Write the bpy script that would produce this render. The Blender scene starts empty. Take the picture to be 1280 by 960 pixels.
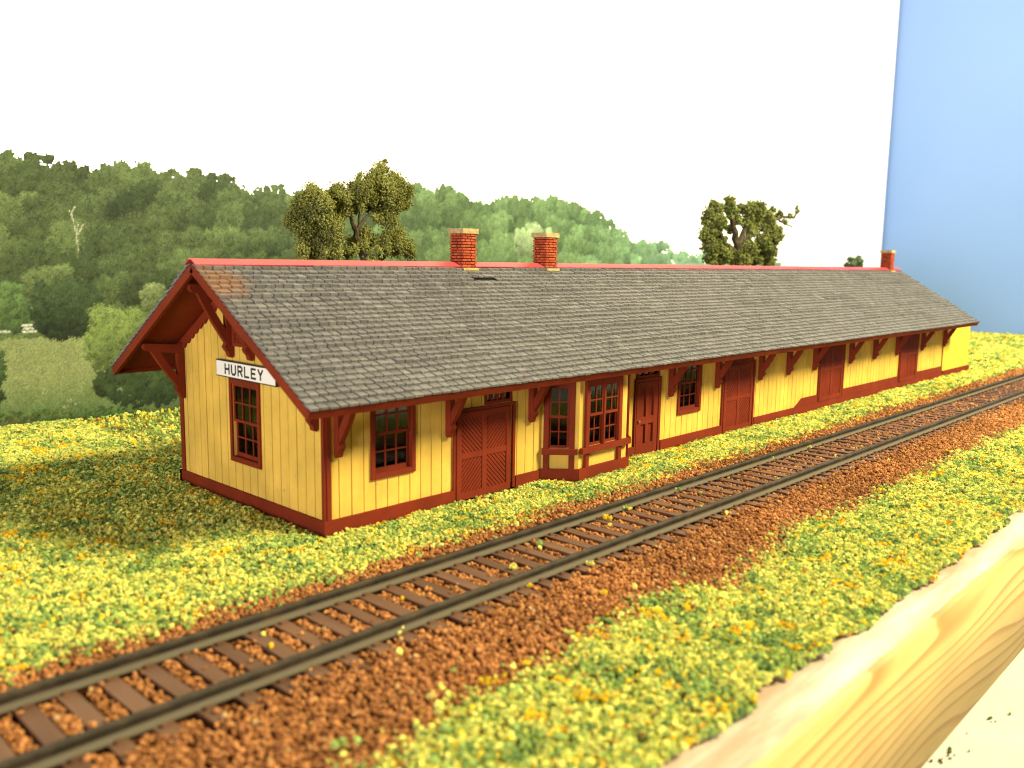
import bpy, bmesh, math, random
import numpy as np
from mathutils import Vector, Matrix

random.seed(7)
RNG = np.random.default_rng(7)
MM = 0.001                                  # everything below is written in millimetres of the HO-scale model

# ------------------------------------------------------------------ camera
CAM = np.array([-102.929, -150.428, 57.849])
YAW, PITCH, ROLL, FPX = 0.8148, 0.1401, 0.0149, 1089.44
fwd = np.array([math.sin(YAW) * math.cos(PITCH), math.cos(YAW) * math.cos(PITCH), -math.sin(PITCH)])
rgt0 = np.array([math.cos(YAW), -math.sin(YAW), 0.0])
up0 = np.cross(rgt0, fwd)
rgt = rgt0 * math.cos(ROLL) + up0 * math.sin(ROLL)
upv = -rgt0 * math.sin(ROLL) + up0 * math.cos(ROLL)


def pix(px, py, axis, val):
    """Point on the plane (axis = val, mm) seen at a pixel of the 1280x960 photograph."""
    d = fwd * FPX + rgt * (px - 640) - upv * (py - 480)
    return CAM + d * ((val - CAM[axis]) / d[axis])


scene = bpy.context.scene
col = scene.collection
cd = bpy.data.cameras.new('camera')
cam = bpy.data.objects.new('camera', cd)
col.objects.link(cam)
cam.matrix_world = Matrix(((rgt[0], upv[0], -fwd[0], CAM[0] * MM), (rgt[1], upv[1], -fwd[1], CAM[1] * MM),
                           (rgt[2], upv[2], -fwd[2], CAM[2] * MM), (0, 0, 0, 1)))
cd.sensor_width = 36
cd.lens = FPX / 1280 * 36
cd.clip_start, cd.clip_end = 0.005, 20
cd.dof.use_dof = True
cd.dof.focus_distance = 0.26
cd.dof.aperture_fstop = 29
scene.camera = cam

# ------------------------------------------------------------------ light
w = bpy.data.worlds.new('World')
scene.world = w
w.use_nodes = True
w.node_tree.nodes['Background'].inputs[0].default_value = (1.0, 0.97, 0.90, 1)
w.node_tree.nodes['Background'].inputs[1].default_value = 0.07


def area(name, loc, target, size, power, color):
    l = bpy.data.lights.new(name, 'AREA')
    l.shape = 'DISK'
    l.size = size * MM
    l.energy = power
    l.color = color
    o = bpy.data.objects.new(name, l)
    col.objects.link(o)
    o.location = Vector(loc) * MM
    o.rotation_euler = (Vector(target) - Vector(loc)).to_track_quat('-Z', 'Y').to_euler()
    return o


area('workshop_lamp', (410, -430, 490), (130, 10, 0), 220, 14.5, (1.0, 0.90, 0.57))
area('window_light', (-700, -270, 70), (0, 30, 15), 260, 5.1, (1.0, 0.95, 1.06))
scene.view_settings.view_transform = 'Standard'
scene.view_settings.look = 'None'
scene.view_settings.exposure = 0.1
scene.view_settings.gamma = 1.0
scene.render.engine = 'CYCLES'
scene.cycles.max_bounces = 6
scene.cycles.use_denoising = True
scene.cycles.filter_width = 1.1


# ------------------------------------------------------------------ helpers
def srgb(r, g, b):
    return tuple(((c / 255) / 12.92 if c <= 10 else ((c / 255 + 0.055) / 1.055) ** 2.4) for c in (r, g, b))


class N:
    def __init__(s, name):
        s.m = bpy.data.materials.new(name)
        s.m.use_nodes = True
        s.t = s.m.node_tree
        s.b = s.t.nodes['Principled BSDF']

    def n(s, typ, **kw):
        x = s.t.nodes.new(typ)
        for k, v in kw.items():
            if k.startswith('i_'):
                x.inputs[k[2:].replace('_', ' ')].default_value = v
            else:
                setattr(x, k, v)
        return x

    def l(s, a, b):
        s.t.links.new(a, b)

    def pos(s, scale=(1, 1, 1)):
        g = s.n('ShaderNodeNewGeometry')
        m = s.n('ShaderNodeVectorMath', operation='MULTIPLY')
        m.inputs[1].default_value = scale
        s.l(g.outputs['Position'], m.inputs[0])
        return m.outputs[0]

    def noise(s, scale, detail=3, rough=0.55, vec=None):
        x = s.n('ShaderNodeTexNoise')
        x.inputs['Scale'].default_value = scale
        x.inputs['Detail'].default_value = detail
        x.inputs['Roughness'].default_value = rough
        s.l(vec if vec is not None else s.pos(), x.inputs['Vector'])
        return x.outputs['Fac']

    def ramp(s, fac, stops):
        x = s.n('ShaderNodeValToRGB')
        e = x.color_ramp.elements
        while len(e) < len(stops):
            e.new(0.5)
        for el, (p, c) in zip(e, stops):
            el.position = p
            el.color = (*c[:3], 1) if not isinstance(c, (int, float)) else (c, c, c, 1)
        s.l(fac, x.inputs[0])
        return x.outputs[0]

    def mix(s, fac, a, b, blend='MIX'):
        x = s.n('ShaderNodeMix', data_type='RGBA', blend_type=blend)
        for sock, v in ((x.inputs[0], fac), (x.inputs[6], a), (x.inputs[7], b)):
            if isinstance(v, (int, float)):
                sock.default_value = v
            elif isinstance(v, tuple):
                sock.default_value = (*v[:3], 1)
            else:
                s.l(v, sock)
        return x.outputs[2]

    def math(s, op, a, b=0.0):
        x = s.n('ShaderNodeMath', operation=op)
        for sock, v in ((x.inputs[0], a), (x.inputs[1], b)):
            if isinstance(v, (int, float)):
                sock.default_value = v
            else:
                s.l(v, sock)
        return x.outputs[0]

    def bump(s, h, strength=0.4, dist=0.0003):
        x = s.n('ShaderNodeBump')
        x.inputs['Strength'].default_value = strength
        x.inputs['Distance'].default_value = dist
        s.l(h, x.inputs['Height'])
        s.l(x.outputs[0], s.b.inputs['Normal'])

    def done(s, color, rough=0.6, spec=0.3):
        if isinstance(color, tuple):
            s.b.inputs['Base Color'].default_value = (*color[:3], 1)
        else:
            s.l(color, s.b.inputs['Base Color'])
        if isinstance(rough, (int, float)):
            s.b.inputs['Roughness'].default_value = rough
        else:
            s.l(rough, s.b.inputs['Roughness'])
        s.b.inputs['Specular IOR Level'].default_value = spec
        return s.m


def painted_wood(name, c, stretch, var=0.22, wear=None):
    m = N(name)
    grain = m.noise(700, 5, 0.6, m.pos(stretch))
    blot = m.noise(90, 3)
    dark = tuple(x * (1 - var) for x in c)
    lite = tuple(min(1, x * (1 + var * 0.5)) for x in c)
    a = m.mix(m.ramp(blot, [(0.35, 0.0), (0.7, 1.0)]), dark, lite)
    b = m.mix(m.ramp(grain, [(0.4, 0.0), (0.75, 0.55)]), a, tuple(x * 0.72 for x in c))
    if wear:
        b = m.mix(m.ramp(m.noise(420, 4, 0.7), [(0.655, 0.0), (0.72, 0.75)]), b, wear)
    m.bump(grain, 0.35, 0.00012)
    return m.done(b, 0.7, 0.15)


YEL = (0.70, 0.445, 0.075)
RED = (0.18, 0.022, 0.005)
M_yellow = painted_wood('yellow_paint', YEL, (1, 1, 0.12), 0.2, (0.34, 0.2, 0.06))
M_yellow2 = painted_wood('lit_yellow_paint', (0.78, 0.56, 0.05), (1, 1, 0.3), 0.08)  # wall yellow made brighter: light falling on the end section, put into its colour
M_red = painted_wood('red_brown_paint', RED, (0.3, 0.3, 0.3), 0.2)
M_inside = N('unpainted_inside').done((0.06, 0.035, 0.02), 0.9, 0.1)


def glass_mat():
    m = N('window_glass')
    t = m.n('ShaderNodeBsdfTransparent')
    t.inputs[0].default_value = (0.62, 0.66, 0.6, 1)
    g = m.n('ShaderNodeBsdfGlossy')
    g.inputs['Roughness'].default_value = 0.08
    x = m.n('ShaderNodeMixShader')
    x.inputs[0].default_value = 0.03
    m.l(t.outputs[0], x.inputs[1])
    m.l(g.outputs[0], x.inputs[2])
    m.l(x.outputs[0], m.t.nodes['Material Output'].inputs[0])
    return m.m


M_glass = glass_mat()


class MB:
    """collects boxes and prisms (mm) and links them as one mesh object"""

    def __init__(s):
        s.v, s.f = [], []

    def hexa(s, p8):
        b = len(s.v)
        s.v.extend(p8)
        s.f.extend([(b + i for i in q) for q in ()])
        for q in ((0, 3, 2, 1), (4, 5, 6, 7), (0, 1, 5, 4), (1, 2, 6, 5), (2, 3, 7, 6), (3, 0, 4, 7)):
            s.f.append(tuple(b + i for i in q))

    def box(s, x0, x1, y0, y1, z0, z1, F=None):
        p = [(x0, y0, z0), (x1, y0, z0), (x1, y1, z0), (x0, y1, z0), (x0, y0, z1), (x1, y0, z1), (x1, y1, z1), (x0, y1, z1)]
        s.hexa([F(*q) for q in p] if F else p)

    def prism(s, poly, fn, t0, t1):
        """poly: 2D outline; fn(a, b, t) -> point; extruded between t0 and t1"""
        b, n = len(s.v), len(poly)
        s.v.extend([fn(a, c, t0) for a, c in poly] + [fn(a, c, t1) for a, c in poly])
        s.f.append(tuple(b + i for i in range(n)))
        s.f.append(tuple(b + n + i for i in reversed(range(n))))
        for i in range(n):
            j = (i + 1) % n
            s.f.append((b + i, b + n + i, b + n + j, b + j))

    def bar(s, a, b, w, h, upd=(0, 0, 1)):
        a, b = Vector(a), Vector(b)
        d = (b - a).normalized()
        r = d.cross(Vector(upd)).normalized()
        u = r.cross(d)
        c = []
        for q in (a, b):
            c += [q - r * w / 2 - u * h / 2, q + r * w / 2 - u * h / 2, q + r * w / 2 + u * h / 2, q - r * w / 2 + u * h / 2]
        s.hexa([tuple(x) for x in (c[0], c[1], c[2], c[3], c[4], c[5], c[6], c[7])])

    def mesh(s, name, mat):
        me = bpy.data.meshes.new(name)
        me.from_pydata([tuple(c * MM for c in p) for p in s.v], [], s.f)
        me.materials.append(mat)
        bm = bmesh.new()
        bm.from_mesh(me)
        bmesh.ops.recalc_face_normals(bm, faces=bm.faces)
        bm.to_mesh(me)
        bm.free()
        return me

    def build(s, name, mat, parent=None):
        return link(name, s.mesh(name, mat), parent)


def link(name, me, parent=None):
    o = bpy.data.objects.new(name, me)
    col.objects.link(o)
    o.parent = parent
    return o


def tag(o, label=None, cat=None, group=None, kind=None):
    for k, v in (('label', label), ('category', cat), ('group', group), ('kind', kind)):
        if v:
            o[k] = v
    return o


def empty(name, loc, label, cat):
    o = bpy.data.objects.new(name, None)
    o.empty_display_size = 0.01
    col.objects.link(o)
    o.location = Vector(loc) * MM
    return tag(o, label, cat)


def raw_mesh(name, verts, quads, mat, colors=None, attr='col', smooth=False):
    """numpy arrays (metres) -> mesh; quads (n,4) or (n,3)"""
    me = bpy.data.meshes.new(name)
    k = quads.shape[1]
    me.vertices.add(len(verts))
    me.vertices.foreach_set('co', np.asarray(verts, np.float32).ravel())
    me.loops.add(quads.size)
    me.loops.foreach_set('vertex_index', quads.astype(np.int32).ravel())
    me.polygons.add(len(quads))
    me.polygons.foreach_set('loop_start', np.arange(0, quads.size, k, dtype=np.int32))
    me.polygons.foreach_set('loop_total', np.full(len(quads), k, np.int32))
    if smooth:
        me.polygons.foreach_set('use_smooth', np.ones(len(quads), bool))
    me.update(calc_edges=True)
    if colors is not None:
        a = me.color_attributes.new(attr, 'FLOAT_COLOR', 'POINT')
        c = np.ones((len(verts), 4), np.float32)
        c[:, :3] = colors
        a.data.foreach_set('color', c.ravel())
    me.materials.append(mat)
    return me


# value noise in numpy -------------------------------------------------
_TAB = np.random.default_rng(3).random((256, 256))


def vnoise(x, y, s, off=0):
    x, y = np.asarray(x) / s + off * 17.3 + 1000, np.asarray(y) / s + off * 9.1 + 1000
    i, j = np.floor(x).astype(int), np.floor(y).astype(int)
    fx, fy = x - i, y - j
    fx, fy = fx * fx * (3 - 2 * fx), fy * fy * (3 - 2 * fy)
    t = lambda a, b: _TAB[a % 256, b % 256]
    return (t(i, j) * (1 - fx) + t(i + 1, j) * fx) * (1 - fy) + (t(i, j + 1) * (1 - fx) + t(i + 1, j + 1) * fx) * fy


def fnoise(x, y, s, off=0):
    return 0.55 * vnoise(x, y, s, off) + 0.3 * vnoise(x, y, s / 2.1, off + 1) + 0.15 * vnoise(x, y, s / 4.3, off + 2)


# ------------------------------------------------------------------ sizes
W = 63.0            # depth of the station
LEN = 389.0         # its clad length
ANX = 435.0         # end of the plain end section
YR, ZR = W / 2, 56.4
YE = -12.9          # front eave
M_SL = (ZR - 29.4) / (YR - YE)
X0R, X1R = -11.6, 402.0
XEND, YBACK = 745.0, 169.0
TRK = -42.0         # track centre line


def deck(y):        # top of the roof deck
    return ZR - M_SL * abs(y - YR)


def soffit(y):
    return deck(y) - 1.3


# ------------------------------------------------------------------ setting: bench top, base board, ground, end wall
def bench_material():
    m = N('painted_bench_top')
    a = m.mix(m.ramp(m.noise(45, 4), [(0.35, 0.0), (0.7, 1.0)]), (0.44, 0.44, 0.38), (0.52, 0.52, 0.45))
    b = m.mix(m.ramp(m.noise(700, 2), [(0.69, 0.0), (0.74, 0.7)]), a, (0.2, 0.2, 0.12))
    m.bump(m.noise(500), 0.2, 0.0002)
    return m.done(b, 0.5)


b = MB()
b.box(-420, XEND - 1, -420, 190, -56, -28.6)
tag(b.build('bench_top', bench_material()), 'off white bench top under the pine board, sprinkled with crumbs', kind='structure')


def pine():
    m = N('pine_wood')
    tc = m.pos((1, 1, 1))
    wob = m.noise(14, 1, 0.4, m.pos((0.42, 0, 3.2)))
    wob2 = m.noise(60, 2, 0.5, m.pos((0.2, 0, 1.6)))
    sep = m.n('ShaderNodeSeparateXYZ')
    m.l(tc, sep.inputs[0])
    k = m.math('ADD', m.math('MULTIPLY', sep.outputs[2], 330.0), m.math('MULTIPLY', wob, 13.0))
    k = m.math('ADD', k, m.math('MULTIPLY', wob2, 1.3))
    ring = m.math('FRACT', k)
    fib = m.noise(900, 3, 0.6, m.pos((0.06, 1, 1)))
    base = m.ramp(ring, [(0.0, (0.60, 0.43, 0.15)), (0.6, (0.57, 0.38, 0.12)), (0.88, (0.42, 0.21, 0.05)), (0.95, (0.44, 0.23, 0.055)), (1.0, (0.60, 0.42, 0.14))])
    c = m.mix(m.ramp(fib, [(0.45, 0.0), (0.75, 0.4)]), base, (0.48, 0.28, 0.09))
    knot = m.n('ShaderNodeTexVoronoi')
    knot.inputs['Scale'].default_value = 26
    m.l(m.pos((0.75, 0.1, 1.9)), knot.inputs['Vector'])
    c = m.mix(m.ramp(knot.outputs['Distance'], [(0.05, 0.9), (0.09, 0.0)]), c, (0.24, 0.09, 0.02))
    m.bump(m.math('ADD', fib, ring), 0.15, 0.0002)
    return m.done(c, 0.55)


board = empty('pine_board', (300, 0, -28.5), 'thick pine board carrying the model scene, sawn edge facing out', 'board')
# ragged front face: slightly wavy top arris
nx = 420
xs = np.linspace(-400, XEND - 2, nx)
vb, qb = [], []
for i, x in enumerate(xs):
    j = float(fnoise(x, 3.0, 9, 5) - 0.5)
    chip = max(0.0, float(fnoise(x, 8.0, 22, 8)) - 0.62) * 7
    prof = [(-106.2, -28.5), (-106.2, -2.0 - chip * 0.6 + j * 0.2), (-105.9 + j * 0.4 + chip * 0.4, -1.68 - chip * 0.1), (-98, -1.6), (165, -1.6), (165, -28.5)]
    vb += [(x, y, z) for y, z in prof]
n = 6
for i in range(nx - 1):
    for k in range(n):
        qb.append((i * n + k, i * n + (k + 1) % n, (i + 1) * n + (k + 1) % n, (i + 1) * n + k))
o = link('plank', raw_mesh('plank', (np.array(vb) - (300, 0, -28.5)) * MM, np.array(qb), pine()), board)


def skim_mat():
    m = N('white_plaster')
    st = m.noise(260, 4, 0.6, m.pos((0.12, 1, 1)))
    a = m.mix(m.ramp(st, [(0.38, 0.0), (0.7, 1.0)]), (0.44, 0.30, 0.20), (0.66, 0.58, 0.47))
    c = m.mix(m.ramp(m.noise(160, 3), [(0.66, 0.0), (0.8, 0.5)]), a, (0.6, 0.36, 0.2))
    m.bump(m.noise(600, 4), 0.5, 0.0003)
    return m.done(c, 0.8, 0.15)


vb, qb = [], []
ys = np.linspace(0, 1, 12)
for i, x in enumerate(xs):
    edge = -105.75 + 0.7 * float(fnoise(x, 1.0, 9, 3)) + 0.5 * float(vnoise(x, 2.0, 1.6, 4))
    for t in ys:
        y = edge + (-92 - edge) * t
        h = -1.5 + min(1, t * 5) * 0.45 + 0.35 * float(fnoise(x * 0.5, y, 4, 6))
        vb.append((x, y, h if t > 0 else -1.62))
for i in range(nx - 1):
    for k in range(len(ys) - 1):
        a0 = i * len(ys) + k
        qb.append((a0, a0 + len(ys), a0 + len(ys) + 1, a0 + 1))
link('plaster_skim', raw_mesh('plaster_skim', (np.array(vb) - (300, 0, -28.5)) * MM, np.array(qb), skim_mat(), smooth=True), board)


def ground_mat():
    m = N('earth_under_turf')
    a = m.ramp(m.noise(260, 5, 0.65), [(0.3, (0.16, 0.18, 0.04)), (0.5, (0.30, 0.31, 0.08)), (0.7, (0.44, 0.41, 0.10))])
    m.bump(m.noise(700, 4), 0.8, 0.0008)
    return m.done(a, 0.95, 0.05)


def front_edge(x):
    return -100.3 + 2.6 * (fnoise(x, 0, 16, 11) - 0.5) + 2.2 * (vnoise(x, 0, 4, 12) - 0.5)


def rear_line(x):
    return -21.0 + 0.010 * np.clip(x, 0, 600) + 3.2 * (fnoise(x, 0, 14, 21) - 0.5) + 1.6 * (vnoise(x, 0, 3, 22) - 0.5)


def front_line(x):
    base = np.interp(x, [-120, -40.8, -27.7, -11.6, 3.2, 17.3, 27, 34.9, 42, 48.6, 60, 79.2, 100, 125.9, 160, 193.8, 246, 300, 742],
                     [-76, -77.2, -74.6, -74.6, -72, -69.9, -72, -76.8, -76, -72.6, -72, -69.9, -72.5, -72.2, -71, -69.9, -73.5, -71.5, -72.5])
    return base + 2.0 * (fnoise(x, 0, 15, 31) - 0.5) + 1.6 * (vnoise(x, 0, 4, 32) - 0.5)


gx = np.linspace(-300, XEND - 1.5, 520)
gy = np.concatenate([np.linspace(0, 1, 40)])
GX, GT = np.meshgrid(gx, gy, indexing='ij')
FE = front_edge(GX) + 0.6
GY = FE + (YBACK - 0.5 - FE) * GT
flat = ((GX > -3) & (GX < ANX + 3) & (GY > -10) & (GY < W + 3))
GZ = np.where(flat, -0.5, -0.75 + 0.9 * (fnoise(GX, GY, 18, 41) - 0.5))
GZ = np.where(GT < 0.02, -1.3, GZ)
idx = np.arange(GX.size).reshape(GX.shape)
q = np.stack([idx[:-1, :-1], idx[1:, :-1], idx[1:, 1:], idx[:-1, 1:]], -1).reshape(-1, 4)
o = link('ground', raw_mesh('ground', np.stack([GX, GY, GZ], -1).reshape(-1, 3) * MM, q, ground_mat(), smooth=True))
tag(o, 'earth under the turf of the model scene', kind='structure')


def wall_mat():
    m = N('pale_blue_wall_paint')
    a = m.mix(m.ramp(m.noise(5, 3), [(0.3, 0.0), (0.7, 1.0)]), (0.20, 0.34, 0.72), (0.235, 0.37, 0.75))
    m.bump(m.noise(400, 3), 0.1, 0.0002)
    return m.done(a, 0.75, 0.2)


b = MB()
b.box(XEND, XEND + 12, -900, YBACK + 30, -46, 900)
tag(b.build('end_wall', wall_mat()), 'plain pale blue painted wall past the end of the printed backdrop', kind='structure')

# ------------------------------------------------------------------ printed backdrop: a white board with a landscape print
M_white = N('white_print_paper')
M_white = M_white.done(M_white.mix(M_white.noise(6, 2), (0.90, 0.90, 0.89), (0.93, 0.93, 0.92)), 0.7, 0.2)
back = empty('printed_backdrop', (300, YBACK + 2, -1), 'white backdrop board printed with a wooded hillside and meadow', 'backdrop')
b = MB()
vb = []
off = np.array((300, YBACK + 2, -1))
# the right edge of the board is cut a little unevenly
zz = np.linspace(-1, 520, 60)
edge = [(XEND - 3.0 + 1.6 * float(fnoise(z, 5, 60, 2) - 0.5), z) for z in zz]
poly = [(-420, -1)] + edge + [(-420, 520)]
b.prism([(a - off[0], c - off[2]) for a, c in poly], lambda a, c, t: (a, t, c), YBACK - off[1], YBACK + 4 - off[1])
b.build('board', M_white, back)


def paint_print():
    xs = np.concatenate([np.arange(-170, -24, 1.0), np.arange(-24, 230, 0.36)])
    st, x = 0.36, xs[-1]
    ext = []
    while x < 735:
        st = min(1.3, st * 1.004)
        x += st
        ext.append(x)
    xs = np.concatenate([xs, ext])
    zs = np.arange(-1.0, 118, 0.36)
    X, Z = np.meshgrid(xs, zs, indexing='ij')
    C = np.zeros(X.shape + (3,), np.float32)
    A = np.zeros(X.shape, np.float32)                   # 0 nothing printed (white sky)
    L = np.zeros(X.shape, np.int8)                      # 1 woods, 2 meadow
    rng = np.random.default_rng(11)
    g1 = rng.random(X.shape).astype(np.float32)
    g2 = fnoise(X, Z, 1.7, 3).astype(np.float32)
    g3 = fnoise(X, Z, 5.5, 9).astype(np.float32)

    # skyline of the print, from pixels of the photograph
    sky = [(-260, 196), (-120, 182), (0, 190), (30, 186), (60, 181), (100, 190), (125, 200), (150, 196), (180, 198), (205, 208), (250, 212), (280, 214), (310, 218),
           (345, 222), (375, 232), (420, 232), (460, 222), (500, 232), (530, 230), (560, 230), (585, 238), (602, 252), (620, 243), (650, 245), (690, 244), (730, 254),
           (755, 264), (772, 283), (786, 298), (800, 300), (822, 299), (833, 302), (842, 315), (850, 310), (862, 317), (880, 314), (905, 322), (960, 326), (1000, 327), (1008, 331), (1100, 338)]
    sk = np.array([pix(a, c, 1, YBACK)[[0, 2]] for a, c in sky])
    top = np.interp(xs, sk[:, 0], sk[:, 1])

    def P(px, py):
        v = pix(px, py, 1, YBACK)
        return v[0], v[2]

    def crown(cx, cz, rx, rz, colr, n, lab=1, sun=0.5, contrast=1.6):
        for k in range(n):
            t = k / max(1, n - 1)
            a = rng.random() * 2 * math.pi
            rr = math.sqrt(rng.random()) * 0.86
            ux, uz = math.cos(a) * rr, math.sin(a) * rr
            # lower clumps first so that the upper ones overlap them
            uz = uz * 0.75 + (t - 0.5) * 0.55
            x0, z0 = cx + ux * rx, cz + uz * rz
            r = min(rx, rz) * (0.17 + 0.17 * rng.random())
            i0, i1 = np.searchsorted(xs, x0 - r * 1.3), np.searchsorted(xs, x0 + r * 1.3)
            j0, j1 = np.searchsorted(zs, z0 - r * 1.2), np.searchsorted(zs, z0 + r * 1.2)
            if i1 <= i0 or j1 <= j0:
                continue
            sx, sz = (X[i0:i1, j0:j1] - x0) / r, (Z[i0:i1, j0:j1] - z0) / r
            d = np.sqrt(sx * sx + sz * sz * 1.15)
            ed = d + 0.5 * (g1[i0:i1, j0:j1] - 0.5) + 0.7 * (g2[i0:i1, j0:j1] - 0.5)
            msk = ed < 0.95
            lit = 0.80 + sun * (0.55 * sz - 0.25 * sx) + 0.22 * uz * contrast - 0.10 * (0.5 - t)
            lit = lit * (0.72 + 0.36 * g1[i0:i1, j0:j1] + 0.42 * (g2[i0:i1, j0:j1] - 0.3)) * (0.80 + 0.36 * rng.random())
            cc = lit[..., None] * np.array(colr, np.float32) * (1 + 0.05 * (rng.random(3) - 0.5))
            C[i0:i1, j0:j1][msk] = cc[msk]
            A[i0:i1, j0:j1][msk] = 1
            L[i0:i1, j0:j1][msk] = lab

    near_dark = np.array(srgb(62, 76, 46))
    near_mid = np.array(srgb(96, 112, 66))
    haze = np.array(srgb(112, 142, 98))
    far = np.array(srgb(124, 160, 132))

    def sunny(x):
        return float(np.interp(x, [60, 220, 400], [0.5, 0.30, 0.22]))

    def tone(x, z, k):
        px_t = np.interp(x, [0, 90, 170, 300, 360, 480], [0.0, 0.08, 0.55, 0.85, 1.0, 1.0])
        c = near_dark * (1 - k) + near_mid * k
        c = c * (1 - px_t) + haze * px_t * (0.72 + 0.4 * k)
        f = np.interp(x, [300, 360, 420], [0, 0.5, 1])
        return c * (1 - f) + far * f

    # fill under the skyline
    under = Z < (top[:, None] - 7.5)
    base = np.stack([np.interp(xs, [0, 200, 400], [near_dark[k] * 0.6, haze[k] * 0.72, far[k] * 0.9]) for k in range(3)], -1)
    C[under] = (base[:, None, :] * (0.7 + 0.6 * g3[..., None]))[under]
    A[under] = 1
    L[under] = 1
    # trees in rows from the skyline down
    row = 0.0
    while row < 1.0:
        x = -170.0
        while x < 540:
            tp = float(np.interp(x, xs, top))
            size = float(np.interp(x, [-170, 60, 170, 330, 420, 540], [13, 12, 8.5, 6.5, 4.0, 2.5])) * (0.7 + 0.6 * rng.random())
            size = min(size, max(1.3, tp * 0.14 + 0.4))
            zc = tp * (1 - row) - size * 0.92 + (rng.random() - 0.5) * size * 0.45
            if zc > -8:
                k = rng.random()
                s = 0.74 + 0.5 * rng.random()
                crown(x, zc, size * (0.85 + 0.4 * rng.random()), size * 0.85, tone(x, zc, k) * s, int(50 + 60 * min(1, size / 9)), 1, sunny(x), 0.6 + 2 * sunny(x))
            x += size * (0.8 + 0.5 * rng.random())
        row += 0.105
    # low lit bushes at the foot of the wood and the dark gaps between
    # meadow
    x0, z1 = P(-8, 425)
    x1, z0 = P(118, 492)
    me = (Z < z1 + 0.8 * (g2 - 0.5) * 3) & (X < x1 + 60) & (X > -170)
    pale, mid, dk = np.array(srgb(134, 144, 92)), np.array(srgb(100, 118, 70)), np.array(srgb(70, 88, 52))
    zz = Z + (g3 - 0.5) * 5
    t1 = np.clip((zz - P(60, 505)[1]) / (P(60, 470)[1] - P(60, 505)[1]), 0, 1)[..., None]
    t0 = np.clip((zz - P(60, 532)[1]) / (P(60, 508)[1] - P(60, 532)[1]), 0, 1)[..., None]
    mcol = (pale * t1 + (mid * t0 + dk * (1 - t0)) * (1 - t1)) * (0.82 + 0.36 * g1[..., None] * 0.6 + 0.3 * (g2[..., None] - 0.4))
    C[me] = mcol[me]
    L[me] = 2
    # white fence rails at the far side of the meadow
    for py in (405, 409, 413):
        xa, za = P(-4, py + 1.5)
        xb, zb = P(46, py + 1.5)
        ln = (X > xa) & (X < xb) & (np.abs(Z - (za + (zb - za) * (X - xa) / (xb - xa))) < 0.34) & (g1 > 0.12)
        C[ln] = np.array(srgb(205, 208, 190))
        L[ln] = 2
    # picked-out trees and bushes of the print
    def px_crown(px, py, rpx, rpy, c, n, sun=0.5):
        a = P(px, py)
        k = P(px + rpx, py)[0] - a[0]
        h = a[1] - P(px, py + rpy)[1]
        crown(a[0], a[1], k, h, np.array(srgb(*c)), n, 1, sun)
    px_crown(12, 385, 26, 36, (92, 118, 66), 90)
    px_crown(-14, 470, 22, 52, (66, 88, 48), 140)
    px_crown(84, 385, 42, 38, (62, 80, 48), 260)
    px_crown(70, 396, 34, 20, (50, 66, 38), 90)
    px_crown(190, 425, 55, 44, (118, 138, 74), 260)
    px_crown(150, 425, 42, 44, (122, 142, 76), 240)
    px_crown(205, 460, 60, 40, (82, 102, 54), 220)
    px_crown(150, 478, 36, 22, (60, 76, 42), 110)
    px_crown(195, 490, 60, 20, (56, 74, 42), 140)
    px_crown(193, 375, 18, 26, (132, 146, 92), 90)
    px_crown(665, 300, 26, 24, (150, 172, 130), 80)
    for k in range(36):
        px_crown(-20 + 260 * rng.random(), 512 + 16 * rng.random(), 12 + 10 * rng.random(), 6, (66 + 20 * rng.random(), 88 + 20 * rng.random(), 48), 24)
    for px, py in ((52, 492), (60, 487), (88, 500), (84, 508), (94, 504), (150, 487)):
        a = P(px, py)
        m = (((X - a[0]) / 1.6) ** 2 + ((Z - a[1]) / 0.5) ** 2 < 1) & (g1 > 0.7)
        C[m] = np.array(srgb(160, 160, 125))
    # pale dead trunk with limbs
    def stroke(p0, p1, wd, c):
        (xa, za), (xb, zb) = P(*p0), P(*p1)
        d = np.array((xb - xa, zb - za))
        ln = np.hypot(*d)
        t = np.clip(((X - xa) * d[0] + (Z - za) * d[1]) / ln ** 2, 0, 1)
        dist = np.hypot(X - (xa + t * d[0]), Z - (za + t * d[1]))
        m = (dist < wd) & (g1 > 0.1)
        C[m] = np.array(srgb(*c))
    tr = (188, 192, 158)
    stroke((98, 314), (95, 292), 0.24, tr)
    stroke((95, 292), (89, 266), 0.2, tr)
    stroke((96, 294), (97, 278), 0.17, tr)
    stroke((98, 292), (104, 280), 0.2, tr)
    stroke((89, 268), (86, 262), 0.18, tr)
    stroke((88, 268), (94, 257), 0.16, tr)
    # two thin far conifers beside the low far hedge
    for px, h in ((1013, 8), (1026, 13)):
        cx, cz = P(px, 333)
        hh = P(px, 333 - h)[1] - cz
        m = (np.abs(X - cx) < (1 - (Z - cz) / hh) * 3.0) & (Z < cz + hh) & (Z > cz - 30) & (g1 > 0.25)
        C[m] = np.array(srgb(178, 214, 178))
        A[m] = 1
        L[m] = 1
    # soften the print a little
    for _ in range(1):
        Cp = np.pad(C * A[..., None], ((1, 1), (1, 1), (0, 0)), mode='edge')
        Ap = np.pad(A, 1, mode='edge')
        s = sum(Cp[i:i + C.shape[0], j:j + C.shape[1]] for i in range(3) for j in range(3))
        n_ = sum(Ap[i:i + C.shape[0], j:j + C.shape[1]] for i in range(3) for j in range(3))
        C = np.where(A[..., None] > 0, 0.7 * C + 0.3 * s / np.maximum(n_, 1e-3)[..., None], C)
    # fine leaf grain of the printed photograph
    fine = rng.random(X.shape).astype(np.float32)
    gap = np.clip((0.40 - vnoise(X, Z, 0.9, 15)) * 3, 0, 1) * (L == 1)
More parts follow.
